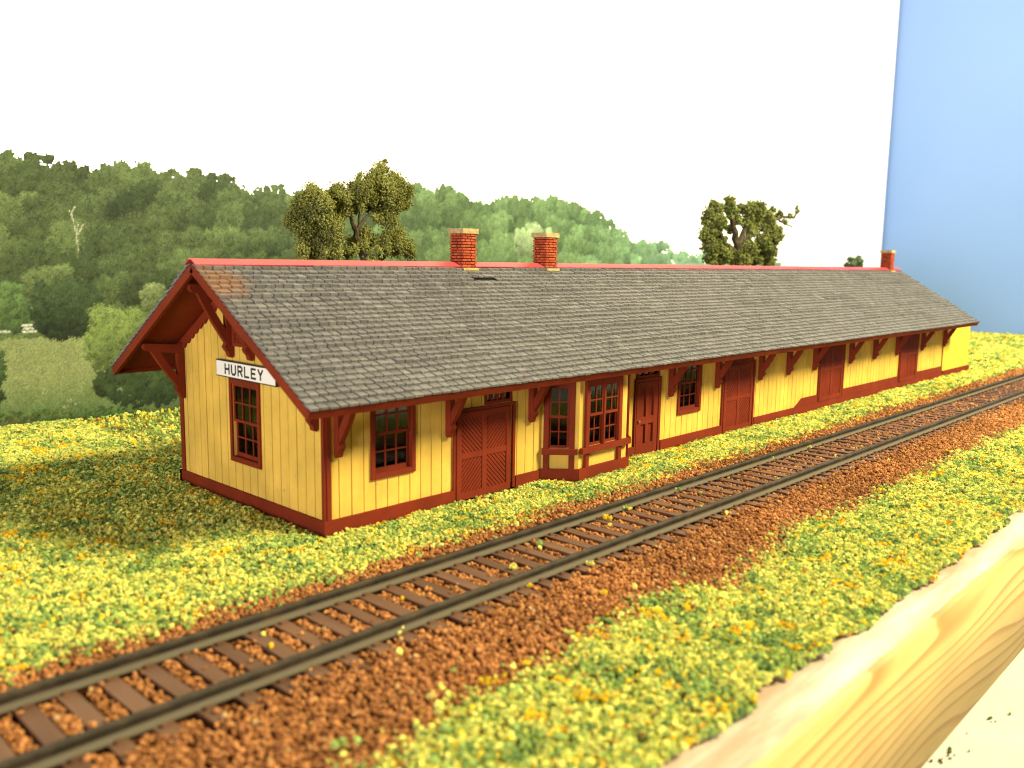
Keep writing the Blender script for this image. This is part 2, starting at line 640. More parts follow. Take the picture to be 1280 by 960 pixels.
    fade = np.interp(xs, [60, 250, 420], [1.0, 0.6, 0.35])[:, None]
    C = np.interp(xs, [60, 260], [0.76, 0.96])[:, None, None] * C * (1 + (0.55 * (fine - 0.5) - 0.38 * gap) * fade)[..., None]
    idx = np.arange(X.size).reshape(X.shape)
    face_a = (A[:-1, :-1] > 0) & (A[1:, :-1] > 0) & (A[1:, 1:] > 0) & (A[:-1, 1:] > 0)
    V = np.stack([X, np.full_like(X, YBACK - 0.15), Z], -1).reshape(-1, 3)
    m = N('landscape_print')
    at = m.n('ShaderNodeAttribute', attribute_name='col')
    mat = m.done(at.outputs['Color'], 0.6, 0.2)
    for lab, nm in ((1, 'printed_woods'), (2, 'printed_meadow')):
        f = face_a & (L[:-1, :-1] == lab)
        qs = np.stack([idx[:-1, :-1][f], idx[1:, :-1][f], idx[1:, 1:][f], idx[:-1, 1:][f]], -1)
        us, inv = np.unique(qs, return_inverse=True)
        link(nm, raw_mesh(nm, (V[us] - off) * MM, inv.reshape(qs.shape), mat, C.reshape(-1, 3)[us]), back)


paint_print()

# ------------------------------------------------------------------ the station
depot = empty('railway_station', (0, 0, 0), 'long yellow and red wooden model station with grey shingled gable roof', 'station')


def FRONT(u, n_, z):
    return (u, -n_, z)


def GABLE(u, n_, z):
    return (-n_, u, z)


def REAR(u, n_, z):
    return (u, W + n_, z)


def FAR(u, n_, z):
    return (LEN + n_, u, z)


def clad_wall(name, F, u0, u1, top, openings, pitch, z0=1.5, planks=True, mat=None):
    """wall sheet with real openings (u0,u1,z0,z1) and a separate plank for each board"""
    cuts = sorted({u0, u1, *[c for op in openings for c in op[:2]]} | ({W / 2} if top(W / 2) != top(0) and u1 <= W + 1 else set()))

    def strips(a, b_, n0, n1, mb):
        ed = [a] + [c for c in cuts if a + 1e-3 < c < b_ - 1e-3] + [b_]
        for s0, s1 in zip(ed[:-1], ed[1:]):
            mid = (s0 + s1) / 2
            ops = sorted([(o_[2], o_[3]) for o_ in openings if o_[0] <= mid <= o_[1]])
            lo = z0
            segs = []
            for p, q_ in ops:
                segs.append((lo, p, False))
                lo = q_
            segs.append((lo, None, True))
            for p, q_, istop in segs:
                if istop:
                    t0, t1 = top(s0), top(s1)
                    if min(t0, t1) <= p + 0.05:
                        continue
                else:
                    t0 = t1 = q_
                    if q_ <= p + 0.05:
                        continue
                pts = [(s0, n0, p), (s1, n0, p), (s1, n1, p), (s0, n1, p), (s0, n0, t0), (s1, n0, t1), (s1, n1, t1), (s0, n1, t0)]
                mb.hexa([F(*k) for k in pts])
    mb = MB()
    strips(u0, u1, -1.2, 0.0, mb)
    wall = mb.build(name, mat or M_yellow, depot)
    if planks:
        n_ = int(round((u1 - u0) / pitch))
        pw = (u1 - u0) / n_
        for i in range(n_):
            mb = MB()
            g = 0.13
            strips(u0 + i * pw + g, u0 + (i + 1) * pw - g, -0.02, 0.34 + random.uniform(-0.05, 0.06), mb)
            if mb.v:
                mb.build('plank', M_yellow, wall)
    return wall


EAVE_T = soffit(0) - 0.05
BAYX = (67.5, 74.6, 96.3, 103.4)
BAYY = 7.4
ops_front = [(12.5, 23.1, 10.8, 28.6), (134.2, 145.9, 10.8, 28.6), (47.2, 55.4, 23.4, 27.6), (111.2, 121.6, 24.2, 28.5), (163.0, 181.0, 25.2, 29.0),
             (69.0, 102.0, 1.0, 34.5)]
fw = clad_wall('front_wall', FRONT, 0.0, LEN, lambda u: EAVE_T, ops_front, 3.24)
gw = clad_wall('gable_wall', GABLE, 0.0, W, lambda u: soffit(u) - 0.05, [(25.5, 36.7, 10.8, 28.6)], 3.32)
rw = clad_wall('rear_wall', REAR, 0.0, LEN, lambda u: EAVE_T, [(24.0, 35.0, 10.8, 28.6), (46.0, 57.0, 10.8, 28.6)], 3.24, planks=False)
ew = clad_wall('end_gable_wall', FAR, 0.0, W, lambda u: soffit(u) - 0.05, [], 3.3, planks=False)
mb = MB()
mb.box(0.5, LEN - 0.5, 0.5, W - 0.5, 0.2, 1.4)
mb.build('floor', M_inside, depot)
# partitions inside, so that the rooms read dark through the panes
mb = MB()
mb.box(62, 63, 1.3, W - 1.3, 1.5, 36)
mb.box(108, 109, 1.3, W - 1.3, 1.5, 36)
mb.box(1.3, LEN - 1.3, W - 13, W - 12, 29.5, 30.2)
mb.build('partition', M_inside, depot)
# plain section at the far end
mb = MB()
mb.box(LEN + 1.2, ANX, 0.15, 30, 1.0, 26.4)
ax = mb.build('end_section', M_yellow2, depot)
ax['label'] = 'plain brightly lit yellow end section without boards'
mb = MB()
mb.box(LEN + 1.2, ANX + 0.4, -1.0, 30.4, 0, 3.1)
mb.build('base_board', M_red, depot)

# base boards, corner boards
doors_span = [(36.0, 57.6), (109.6, 123.6), (160.6, 183.4)]
mb = None
for a, c in ((-1.0, 36.0), (57.6, 66.6), (104.2, 109.6), (123.6, 160.6), (183.4, LEN)):
    mb = MB()
    mb.box(a, c, 0, 1.0, 0, 3.0, FRONT)
    mb.build('base_board', M_red, depot)
mb = MB()
mb.box(0, W + 1, 0, 1.0, 0, 3.0, GABLE)
mb.build('base_board', M_red, depot)
mb = MB()
mb.box(-1, LEN, 0, 1.0, 0, 3.0, REAR)
mb.build('base_board', M_red, depot)
for a, c in ((216.5, 236.6), (261.2, 325.2), (350.6, LEN)):      # raised ledge along the freight end
    mb = MB()
    if a < 220:
        mb.prism([(a, 3.05), (c, 3.05), (c, 6.0), (a + 6, 6.0)], lambda p, q_, t: FRONT(p, t, q_), 0, 0.75)
    else:
        mb.box(a, c, 0, 0.75, 3.05, 6.0, FRONT)
    mb.build('ledge_board', M_red, depot)
for F, a, c in ((FRONT, 0.0, 1.1), (FRONT, LEN - 1.3, LEN), (GABLE, W - 1.4, W + 0.4)):
    mb = MB()
    mb.box(a, c, 0, 0.62, 3.0, EAVE_T, F)
    mb.build('corner_board', M_red, depot)
mb = MB()
mb.box(-0.4, 0.55, 0, 0.62, 3.0, EAVE_T, GABLE)
mb.build('corner_board', M_red, depot)


def window(F, u0, u1, z0, z1, cols=3, sill=False, name='window', rows=2, case=1.05):
    """double-hung window: casing, two sashes with glazing bars, panes, sill"""
    mb = MB()
    d0, d1 = -0.9, 0.78
    mb.box(u0, u0 + case, d0, d1, z0, z1, F)
    mb.box(u1 - case, u1, d0, d1, z0, z1, F)
    mb.box(u0 + case, u1 - case, d0, d1 - 0.04, z1 - case, z1, F)
    mb.box(u0 + case, u1 - case, d0, d1 + 0.04, z0, z0 + case * 1.2, F)
    wn = mb.build(name, M_red, depot)
    a, c = u0 + case, u1 - case
    lo, hi = z0 + case * 1.2, z1 - case
    mid = (lo + hi) / 2
    for nm, p, q_, n0 in (('upper_sash', mid - 0.4, hi, -0.25), ('lower_sash', lo, mid + 0.4, -0.85)):
        mb = MB()
        r, t = 0.62, 0.5
        mb.box(a, a + r, n0, n0 + t, p, q_, F)
        mb.box(c - r, c, n0, n0 + t, p, q_, F)
        mb.box(a + r, c - r, n0, n0 + t + 0.03, q_ - r, q_, F)
        mb.box(a + r, c - r, n0, n0 + t + 0.03, p, p + r * (1.5 if nm == 'lower_sash' else 1), F)
        for k in range(1, cols):
            x = a + r + (c - a - 2 * r) * k / cols
            mb.box(x - 0.19, x + 0.19, n0 + 0.08, n0 + t - 0.06, p + r, q_ - r, F)
        for k in range(1, rows):
            z = p + r + (q_ - p - 2 * r) * k / rows
            mb.box(a + r, c - r, n0 + 0.1, n0 + t - 0.03, z - 0.19, z + 0.19, F)
        s = mb.build(nm, M_red, wn)
        mb = MB()
        mb.box(a + r * 0.5, c - r * 0.5, n0 + 0.16, n0 + 0.24, p + r * 0.5, q_ - r * 0.5, F)
        mb.build('pane', M_glass, wn)
    if sill:
        mb = MB()
        mb.box(u0 - 0.3, u1 + 0.3, 0.0, 1.1, z0 - 0.55, z0 + 0.02, F)
        mb.build('sill', M_red, wn)
    return wn


window(FRONT, 11.5, 24.1, 9.8, 29.6)
window(FRONT, 133.2, 146.9, 9.8, 29.6)
window(GABLE, 24.4, 37.8, 9.8, 29.6)
window(REAR, 23, 36, 9.8, 29.6)
window(REAR, 45, 58, 9.8, 29.6)


def transom(F, u0, u1, z0, z1, cols, bright_panes=False):
    mb = MB()
    mb.box(u0, u1, -0.7, 0.6, z0, z0 + 0.8, F)
    mb.box(u0, u1, -0.7, 0.6, z1 - 0.8, z1, F)
    mb.box(u0, u0 + 0.8, -0.7, 0.56, z0 + 0.8, z1 - 0.8, F)
    mb.box(u1 - 0.8, u1, -0.7, 0.56, z0 + 0.8, z1 - 0.8, F)
    for k in range(1, cols):
        x = u0 + 0.8 + (u1 - u0 - 1.6) * k / cols
        mb.box(x - 0.3, x + 0.3, -0.6, 0.3, z0 + 0.8, z1 - 0.8, F)
    tr = mb.build('transom_window', M_red, depot)
    mb = MB()
    mb.box(u0 + 0.4, u1 - 0.4, -0.3, -0.2, z0 + 0.4, z1 - 0.4, F)
    mb.build('pane', M_glass, tr)
    if bright_panes:                                 # added pale squares stand in for white light in three panes
        cw = (u1 - u0 - 1.6) / cols
        for k in range(3):
            mb = MB()
            a = u0 + 0.8 + cw * k
            mb.box(a + cw * 0.3, a + cw * 0.92, -0.42, -0.36, z0 + 1.0, z0 + 2.9, F)
            mb.build('pane_light', M_pane_light, tr)


M_pane_light = N('pale_pane_light').done((0.75, 0.72, 0.72), 0.8)  # whiteness showing in the transom glass, given as a surface colour
transom(FRONT, 46.4, 56.2, 22.7, 28.2, 4, True)
transom(FRONT, 110.4, 122.4, 23.5, 29.2, 3)
transom(FRONT, 162.0, 182.0, 24.4, 29.6, 5)


def barn_door(u0, u1, z0, z1, first=1, jamb=2.0):
    """braced freight door: slab, cross frame, diagonal boards in four fields"""
    F = FRONT
    mb = MB()
    mb.box(u0, u1 - jamb, 0.3, 0.72, z0, z1, F)
    dr = mb.build('door', M_red, depot)
    c = u1 - jamb
    mb = MB()
    st = 1.5
    mid, zm = (u0 + c) / 2, z0 + (z1 - z0) * 0.5
    n1 = 1.22
    mb.box(u0, u0 + st, 0.7, n1, z0, z1, F)
    mb.box(c - st, c, 0.7, n1, z0, z1, F)
    mb.box(u0 + st, c - st, 0.7, n1 - 0.03, z1 - st, z1, F)
    mb.box(u0 + st, c - st, 0.7, n1 - 0.03, z0, z0 + st * 1.15, F)
    mb.box(mid - 0.75, mid + 0.75, 0.7, n1 - 0.06, z0 + st * 1.15, z1 - st, F)
    mb.box(u0 + st, mid - 0.75, 0.7, n1 - 0.09, zm - 0.7, zm + 0.7, F)
    mb.box(mid + 0.75, c - st, 0.7, n1 - 0.09, zm - 0.7, zm + 0.7, F)
    mb.build('door_frame', M_red, dr)
    for ix, (ua, ub) in enumerate(((u0 + st, mid - 0.75), (mid + 0.75, c - st))):
        for iz, (za, zb) in enumerate(((z0 + st * 1.15, zm - 0.7), (zm + 0.7, z1 - st))):
            sgn = -1 if (ix + iz + first) % 2 else 1
            mb = MB()
            p = 0.86
            k = -60
            # diagonal strips clipped to the field
            while k < 60:
                s0, s1 = k * p + 0.1, (k + 1) * p - 0.1
                k += 1
                poly = [(ua, za), (ub, za), (ub, zb), (ua, zb)]

                def clip(poly, fn):
                    out = []
                    for i in range(len(poly)):
                        A_, B_ = poly[i], poly[(i + 1) % len(poly)]
                        fa, fb = fn(A_), fn(B_)
                        if fa >= 0:
                            out.append(A_)
                        if (fa >= 0) != (fb >= 0):
                            t = fa / (fa - fb)
                            out.append((A_[0] + (B_[0] - A_[0]) * t, A_[1] + (B_[1] - A_[1]) * t))
                    return out
                f0 = lambda P_: ((P_[0] - ua) * sgn + (P_[1] - za)) * 0.7071 - s0
                f1 = lambda P_: s1 - ((P_[0] - ua) * sgn + (P_[1] - za)) * 0.7071
                poly = clip(poly, f0)
                if len(poly) > 2:
                    poly = clip(poly, f1)
                if len(poly) > 2:
                    mb.prism(poly, lambda a, c_, t: F(a, t, c_), 0.68, 0.98)
            tag(mb.build('diagonal_boards', M_red, dr), kind='stuff')
    mb = MB()
    mb.box(u1 - 0.85, u1, 0, 0.95, z0, z1 + 0.8, F)
    mb.box(u0 - 0.75, u0 - 0.1, 0, 0.95, z0, z1 + 0.8, F)
    mb.box(u0 - 0.1, u1 - 0.85, 0, 0.9, z1 + 0.05, z1 + 0.85, F)
    mb.box(c, u1 - 0.85, 0.0, 0.2, z0, z1 + 0.05, F)
    mb.build('door_casing', M_red, dr)
    return dr


barn_door(36.6, 57.2, 0.25, 21.7)
barn_door(161.3, 183.0, 0.25, 23.4)
barn_door(237.2, 261.0, 3.1, 29.0)
barn_door(326.0, 350.2, 3.1, 29.0)

# four-panel passenger door beside the bay
u0, u1 = 110.2, 122.9
mb = MB()
mb.box(u0, u1 - 1.6, 0.0, 0.45, 0.2, 22.2, FRONT)
pd = mb.build('door', M_red, depot)
mb = MB()
c = u1 - 1.6
um = (u0 + c) / 2
for a, q_, p, z in ((u0, u0 + 2.2, 0.2, 22.2), (c - 2.2, c, 0.2, 22.2), (um - 0.75, um + 0.75, 3.4, 20.4)):
    mb.box(a, q_, 0.42, 1.0, p, z, FRONT)
for p, z in ((0.2, 3.4), (9.4, 11.6), (20.4, 22.2)):
    for a, q_ in ((u0 + 2.2, um - 0.75), (um + 0.75, c - 2.2)):
        mb.box(a, q_, 0.42, 0.97, p, z, FRONT)
for p, z in ((0.2, 3.4), (20.4, 22.2)):
    mb.box(um - 0.75, um + 0.75, 0.42, 0.96, p, z, FRONT)
mb.build('door_frame', M_red, pd)
mb = MB()
mb.box(u1 - 1.0, u1 + 0.1, 0, 1.0, 0.2, 23.4, FRONT)
mb.box(u0 - 0.7, u0 - 0.1, 0, 0.9, 0.2, 23.4, FRONT)
mb.box(u0 - 0.1, u1 - 1.0, 0, 0.94, 22.3, 23.4, FRONT)
mb.build('door_casing', M_red, pd)
mb = MB()
mb.bar((u0 + 1.0, -1.0, 10.6), (u0 + 1.0, -1.6, 10.6), 0.5, 0.5, (1, 0, 0))
mb.build('door_knob', N('brass_knob').done((0.3, 0.2, 0.05), 0.4), pd)

# bay window -----------------------------------------------------------
bay = bpy.data.objects.new('bay_window', None)
col.objects.link(bay)
bay.parent = depot


def frame2(p, q_):
    p, q_ = np.array(p, float), np.array(q_, float)
    d = q_ - p
    ln = float(np.hypot(*d))
    d /= ln
    nr = np.array((d[1], -d[0]))            # outward (towards the track)
    return (lambda u, n_, z: (p[0] + d[0] * u + nr[0] * n_, p[1] + d[1] * u + nr[1] * n_, z)), ln


sides = [((BAYX[0], 0), (BAYX[1], -BAYY)), ((BAYX[1], -BAYY), (BAYX[2], -BAYY)), ((BAYX[2], -BAYY), (BAYX[3], 0))]
for si, (p, q_) in enumerate(sides):
    F, ln = frame2(p, q_)
    top = soffit(-BAYY if si == 1 else -3.0) - 0.15
    if si == 1:
        top = soffit(-BAYY) - 0.1
    zt = 26.0
    if si == 1:
        holes = [(3.8, 10.1), (10.7, 17.0)]
    else:
        holes = [(2.4, ln - 2.4)]
    mb = MB()                                   # wall sheet round the openings
    topf = soffit(-BAYY) - 0.1
    mb.box(0.02, ln - 0.02, -0.8, 0.0, 0.6, 9.0, F)
    mb.box(0.02, ln - 0.02, -0.8, 0.0, zt - 0.4, topf, F)
    ed = 0.02
    for a, c in holes:
        mb.box(ed, a, -0.8, 0.0, 9.0, zt - 0.4, F)
        ed = c
    mb.box(ed, ln - 0.02, -0.8, 0.0, 9.0, zt - 0.4, F)
    mb.build('bay_wall', M_yellow, bay)
    mb = MB()                                   # base
    mb.box(-0.35, ln + 0.35, 0.0, 0.95, 0.0, 3.2, F)
    mb.build('base_board', M_red, bay)
    mb = MB()                                   # sill rail
    e0, e1 = (1.0, ln - 0.6) if si == 1 else (1.2, ln - 1.2)
    mb.box(e0 - 0.6, e1 + 1.0, 0.0, 1.5, 7.2, 8.7, F)
    mb.build('sill', M_red, bay)
    wide = 3.0 if si == 1 else 1.5
    a0, c0 = holes[0][0] - 1.35, holes[-1][1] + 1.35
    mb = MB()                                   # pilasters below and beside the sash
    for a, c in ((a0, a0 + 1.35), (c0 - 1.35, c0)):
        mb.box(a, c, 0.0, 0.9, 3.2, 7.2, F)
        mb.box(a, c, 0.0, 0.9, 8.7, zt + 0.8, F)
    mb.box(a0 + 1.35, c0 - 1.35, 0.0, 0.86, zt - 0.4, zt + 0.8, F)
    if len(holes) > 1:
        mb.box(holes[0][1], holes[1][0], -0.5, 0.86, 8.7, zt - 0.4, F)
    mb.build('window_casing', M_red, bay)
    if si < 2:
        mb = MB()
        mb.box(ln - 0.9 if si == 0 else 0.02, ln + 0.25 if si == 0 else 0.6, 0.0, 0.3, 3.2, topf, F)
        mb.build('corner_strip', M_yellow, bay)
    for a, c in holes:
        lo, hi, mid = 8.8, zt - 0.45, 17.3
        mb = MB()
        gb = MB()
        for p0, q0, n0 in ((mid - 0.35, hi, 0.05), (lo, mid + 0.35, -0.5)):
            r, t = 0.6, 0.5
            mb.box(a, a + r, n0, n0 + t, p0, q0, F)
            mb.box(c - r, c, n0, n0 + t, p0, q0, F)
            mb.box(a + r, c - r, n0, n0 + t + 0.03, q0 - r, q0, F)
            mb.box(a + r, c - r, n0, n0 + t + 0.03, p0, p0 + r * 1.2, F)
            x = (a + c) / 2
            mb.box(x - 0.17, x + 0.17, n0 + 0.1, n0 + t - 0.05, p0 + r, q0 - r, F)
            z = (p0 + q0) / 2
            mb.box(a + r, c - r, n0 + 0.12, n0 + t - 0.02, z - 0.17, z + 0.17, F)
            gb.box(a + 0.3, c - 0.3, n0 + 0.2, n0 + 0.27, p0 + 0.3, q0 - 0.3, F)
        mb.build('sash', M_red, bay)
        gb.build('pane', M_glass, bay)
mb = MB()
mb.prism([(BAYX[0], 0.3), (BAYX[1], -BAYY + 0.8), (BAYX[2], -BAYY + 0.8), (BAYX[3], 0.3)], lambda a, c, t: (a, c, t), 0.5, 1.2)
mb.build('bay_floor', M_inside, bay)

# brackets --------------------------------------------------------------
def bracket_profile():
    foot = [(0.0, 17.0), (0.5, 16.3), (1.1, 16.6), (1.35, 17.6), (1.9, 18.2), (2.3, 18.9), (1.9, 19.6), (1.7, 20.2)]
    return foot


def bracket(F0, top_in, top_out, reach, zf, name='bracket'):
    """wall post with a shaped foot, an arm under the soffit and a curved brace"""
    mb = MB()
    T = lambda h: (lambda a, c, t: F0(a, t * h, c))
    foot = [(a, c - 16.3 + zf) for a, c in bracket_profile()]
    post = foot + [(1.7, top_in - 0.7), (0.0, top_in)]
    mb.prism(post, T(0.8), -1, 1)
    arm = [(1.7, top_in - 0.7), (reach, top_out), (reach, top_out - 1.2), (reach - 0.8, top_out - 1.9), (1.7, top_in - 2.9)]
    mb.prism(arm, T(0.74), -1, 1)
    z0 = zf + 2.6
    x1, z1 = reach - 1.6, top_out - 1.7
    br = []
    for k in range(7):
        t = k / 6
        bow = 0.2 * math.sin(math.pi * t)
        br.append((1.3 + (x1 - 1.3) * t + bow, z0 + (z1 - z0) * t - bow))
    up_ = [(a - 1.15, c + 1.5) for a, c in reversed(br)]
    mb.prism(br + up_, T(0.67), -1, 1)
    return mb.build(name, M_red, depot)


for x in (2.6, 34.2, 63.2, 128.3, 156.4, 186.6, 208.6, 231.5, 266.7, 293.2, 320.5, 354.8, 388.0):
    bracket(lambda a, t, c, x=x: (x + t, -0.5 - a, c), soffit(0) - 0.15, soffit(-8.8) - 0.15, 8.8, 16.3)
for y, hz, zf in ((60.9, 0, 22.0), (2.1, 0, 22.0), (36.0, 0, 34.6), (27.0, 0, 34.6)):
    s = soffit(y - (0.9 if y < YR else -0.9)) - 0.1
    bracket(lambda a, t, c, y=y: (-0.5 - a, y + t, c), s, s, 10.2, zf)

# scalloped frieze under the rake on the gable wall, and the louvred vent
for side in (0, 1):
    pts_hi, pts_lo = [], []
    n_ = 57
    for k in range(n_):
        t = k / (n_ - 1)
        y = (0.2 + (YR - 0.35) * t)
        z = soffit(y) - 0.12
        sc = abs(math.sin(k * math.pi / 4))
        pts_hi.append((y, z))
        pts_lo.append((y, z - 2.2 - 0.75 * sc))
    poly = pts_hi + pts_lo[::-1]
    if side:
        poly = [(W - a, c) for a, c in poly]
    mb = MB()
    mb.prism(poly, lambda a, c, t: (-t, a, c), 0.34, 0.86)
    mb.build('frieze_board', M_red, depot)
mb = MB()
va, vc = 28.0, 35.0
mb.box(va, vc, 0.36, 0.62, 37.4, 45.4, GABLE)
vent = mb.build('gable_vent', M_red, depot)
for a, c, p, q_ in ((va, va + 1.0, 37.4, 45.4), (vc - 1.0, vc, 37.4, 45.4), (va + 1.0, vc - 1.0, 37.4, 38.3), (va + 1.0, vc - 1.0, 44.5, 45.4)):
    mb = MB()
    mb.box(a, c, 0.6, 1.1, p, q_, GABLE)
    mb.build('frame', M_red, vent)
for k in range(6):
    z = 38.5 + k * 1.0
    mb = MB()
    mb.hexa([GABLE(*q_) for q_ in ((va + 1, 0.55, z + 0.55), (vc - 1, 0.55, z + 0.55), (vc - 1, 0.95, z), (va + 1, 0.95, z), (va + 1, 0.6, z + 0.75), (vc - 1, 0.6, z + 0.75), (vc - 1, 1.0, z + 0.2), (va + 1, 1.0, z + 0.2))])
    mb.build('slat', M_red, vent)

# sign -------------------------------------------------------------------
mb = MB()
SY0, SY1, SZ0, SZ1 = 15.6, 41.9, 29.9, 33.9
mb.box(SY0, SY1, 0.9, 1.6, SZ0, SZ1, GABLE)
sign = mb.build('sign', N('black_sign_edge').done((0.012, 0.011, 0.01), 0.5), depot)
sign['label'] = 'white name board with black border reading HURLEY'
mb = MB()
mb.box(SY0 + 0.28, SY1 - 0.28, 1.58, 1.68, SZ0 + 0.28, SZ1 - 0.28, GABLE)
mb.build('sign_face', N('white_sign_paint').done((0.74, 0.70, 0.62), 0.5), sign)


def stroke_letters(word, yl, yr, zc, h, st, nn):
    """plain block capitals, each letter a part; read along -y seen from the gable side"""
    G = {'H': [[(0, 0), (0, 1)], [(1, 0), (1, 1)], [(0, .5), (1, .5)]],
         'U': [[(0, 1), (0, .25), (.25, 0), (.75, 0), (1, .25), (1, 1)]],
         'R': [[(0, 0), (0, 1), (.7, 1), (1, .86), (1, .62), (.7, .48), (0, .48)], [(.55, .48), (1, 0)]],
         'L': [[(0, 1), (0, 0), (.95, 0)]],
         'E': [[(.95, 1), (0, 1), (0, 0), (.95, 0)], [(0, .5), (.8, .5)]],
         'Y': [[(0, 1), (.5, .45), (1, 1)], [(.5, .45), (.5, 0)]]}
    pitch = (yl - yr) / len(word)
    wd = pitch * 0.60
    for i, chr_ in enumerate(word):
        mb = MB()
        y0 = yl - i * pitch - (pitch - wd) / 2
        for line in G[chr_]:
            for (a, c), (a2, c2) in zip(line[:-1], line[1:]):
                p, q_ = np.array((a * wd, c * h)), np.array((a2 * wd, c2 * h))
                d = (q_ - p) / np.linalg.norm(q_ - p)
                nr = np.array((-d[1], d[0])) * st / 2
                e = d * st * 0.42
                j = random.uniform(0, 0.02)
                mb.prism([tuple(p - e + nr), tuple(p - e - nr), tuple(q_ + e - nr), tuple(q_ + e + nr)],
                         lambda u, v, t: (-t, y0 - u, zc - h / 2 + v), nn, nn + 0.06 + j)
        mb.build('letter', M_ink, sign)


M_ink = N('black_letter_paint').done((0.01, 0.01, 0.01), 0.5)
stroke_letters('HURLEY', 38.0, 20.4, (SZ0 + SZ1) / 2 + 0.02, 2.1, 0.48, 1.67)

# roof ---------------------------------------------------------------------
SLN = math.hypot(YR - YE, ZR - 29.4)
CA, SA = (YR - YE) / SLN, (ZR - 29.4) / SLN


def RF(side):
    """x along the ridge, s up the slope from the eave, h above the deck"""
    if side == 0:
        return lambda x, s, h: (x, YE + s * CA - h * SA, 29.4 + s * SA + h * CA)
    return lambda x, s, h: (x, 2 * YR - YE - s * CA + h * SA, 29.4 + s * SA + h * CA)


def shingle_mat():
    m = N('grey_roof_shingle')
    oi = m.n('ShaderNodeObjectInfo')
    geo = m.n('ShaderNodeNewGeometry')
    r = m.math('FRACT', m.math('ADD', m.math('MULTIPLY', oi.outputs['Random'], 7.13), geo.outputs['Random Per Island']))
    a = m.ramp(r, [(0.0, (0.12, 0.111, 0.105)), (0.5, (0.146, 0.136, 0.13)), (0.85, (0.172, 0.162, 0.154)), (1.0, (0.21, 0.20, 0.19))])
    blot = m.noise(28, 4, 0.6)
    a = m.mix(m.ramp(blot, [(0.35, 0.0), (0.7, 0.5)]), a, (0.175, 0.165, 0.156))
    a = m.mix(m.ramp(m.noise(1500, 3, 0.7), [(0.45, 0.0), (0.75, 0.5)]), a, (0.05, 0.043, 0.036))
    spk = m.noise(2100, 1)
    a = m.mix(m.ramp(spk, [(0.70, 0.0), (0.76, 0.75)]), a, (0.42, 0.39, 0.34))
    # rust-coloured patch at the ridge end of the gable
    sub = m.n('ShaderNodeVectorMath', operation='DISTANCE')
    m.l(m.pos(), sub.inputs[0])
    sub.inputs[1].default_value = (-10 * MM, 24.5 * MM, 52 * MM)
    d = m.math('ADD', m.math('MULTIPLY', sub.outputs['Value'], 36.0), m.math('MULTIPLY', m.noise(520, 5, 0.7), 0.55))
    a = m.mix(m.ramp(d, [(0.40, 0.8), (0.56, 0.0)]), a, (0.25, 0.125, 0.06))
    m.bump(m.noise(1400, 3), 0.5, 0.0001)
    return m.done(a, 0.62, 0.35)


M_shingle = shingle_mat()
# deck, with soffit on its underside
mb = MB()
for side in (0, 1):
    F = RF(side)
    mb.hexa([F(*q_) for q_ in ((X0R + 0.3, 0.3, -1.05), (X1R - 0.3, 0.3, -1.05), (X1R - 0.3, SLN, -1.05), (X0R + 0.3, SLN, -1.05),
                               (X0R + 0.3, 0.3, -0.02), (X1R - 0.3, 0.3, -0.02), (X1R - 0.3, SLN, -0.02), (X0R + 0.3, SLN, -0.02))])
roof = mb.build('roof', M_red, depot)
for side in (0, 1):
    F = RF(side)
    mb = MB()
    mb.box(X0R + 0.02, X1R, -0.25, 0.28, -1.85, 0.0, F)
    mb.build('eave_fascia', M_red, roof)
    for xa, xb in ((X0R - 0.55, X0R + 0.28), (X1R - 0.28, X1R + 0.4)):
        mb = MB()
        mb.box(xa, xb, -0.3, SLN - 0.4, -2.0, -0.03, F)
        mb.build('rake_board', M_red, roof)

mb = MB()
for side in (0, 1):
    mb.box(X0R - 0.3, X1R + 0.2, 0.1, SLN - 0.2, 0.0, 0.06, RF(side))
mb.build('roofing_felt', N('black_roofing_felt').done((0.012, 0.011, 0.01), 0.9, 0.1), roof)
COURSES = 27
EXPO = (SLN - 0.9) / COURSES
variants = {}


def shingle_coords(wd, ln, th, lift):
    """wedge: thick butt at s=0, thin head"""
    return [(-wd / 2, 0, 0.02), (wd / 2, 0, 0.02), (wd / 2, ln, 0.0), (-wd / 2, ln, 0.0),
            (-wd / 2, 0, th + lift), (wd / 2, 0, th + lift), (wd / 2, ln, 0.10), (-wd / 2, ln, 0.10)]


cands, joined = [], MB()
chim = [(69.0, 6.0), (104.2, 6.0), (388.0, 6.0)]
for side in (0, 1):
    F = RF(side)
    for cix in range(COURSES):
        s0 = cix * EXPO - 0.45
        x = X0R - 0.5 - random.random() * 2.0
        wob = random.uniform(-0.1, 0.1)
        lift_row = random.choice((0, 0, 0, 0.12, 0.2, 0.3))
        while x < X1R + 0.3:
            wd = random.choice((2.1, 2.3, 2.5, 2.8))
            xa, xb = max(x, X0R - 0.75), min(x + wd, X1R + 0.6)
            x += wd
            if xb - xa < 0.5:
                continue
            xc = (xa + xb) / 2
            ds = wob + random.uniform(-0.10, 0.10) + 0.12 * math.sin(x * 0.05 + cix)
            th = 0.5 + random.uniform(-0.08, 0.14)
            lift = lift_row * (1 if vnoise(xc, cix * 9.0, 22, 2) > 0.5 else 0)
            gone = side == 0 and cix == COURSES - 4 and 66.5 < xc < 74.5
            if gone:
                continue
            rot = random.uniform(-0.012, 0.012)
            key = (round(xb - xa - 0.26, 1), round(th, 1), round(lift, 1))
            cc = shingle_coords(xb - xa - 0.26, EXPO * 1.45, th, lift)
            cands.append((side, cix, xc, s0 + ds, rot, key, cc))


def shown(cn):
    side, cix, xc, s = cn[:4]
    if side:
        return -1
    p = np.array(RF(0)(xc, s, 0)) - CAM
    return -float(np.linalg.norm(p)) if p @ fwd > 0 else -1e9


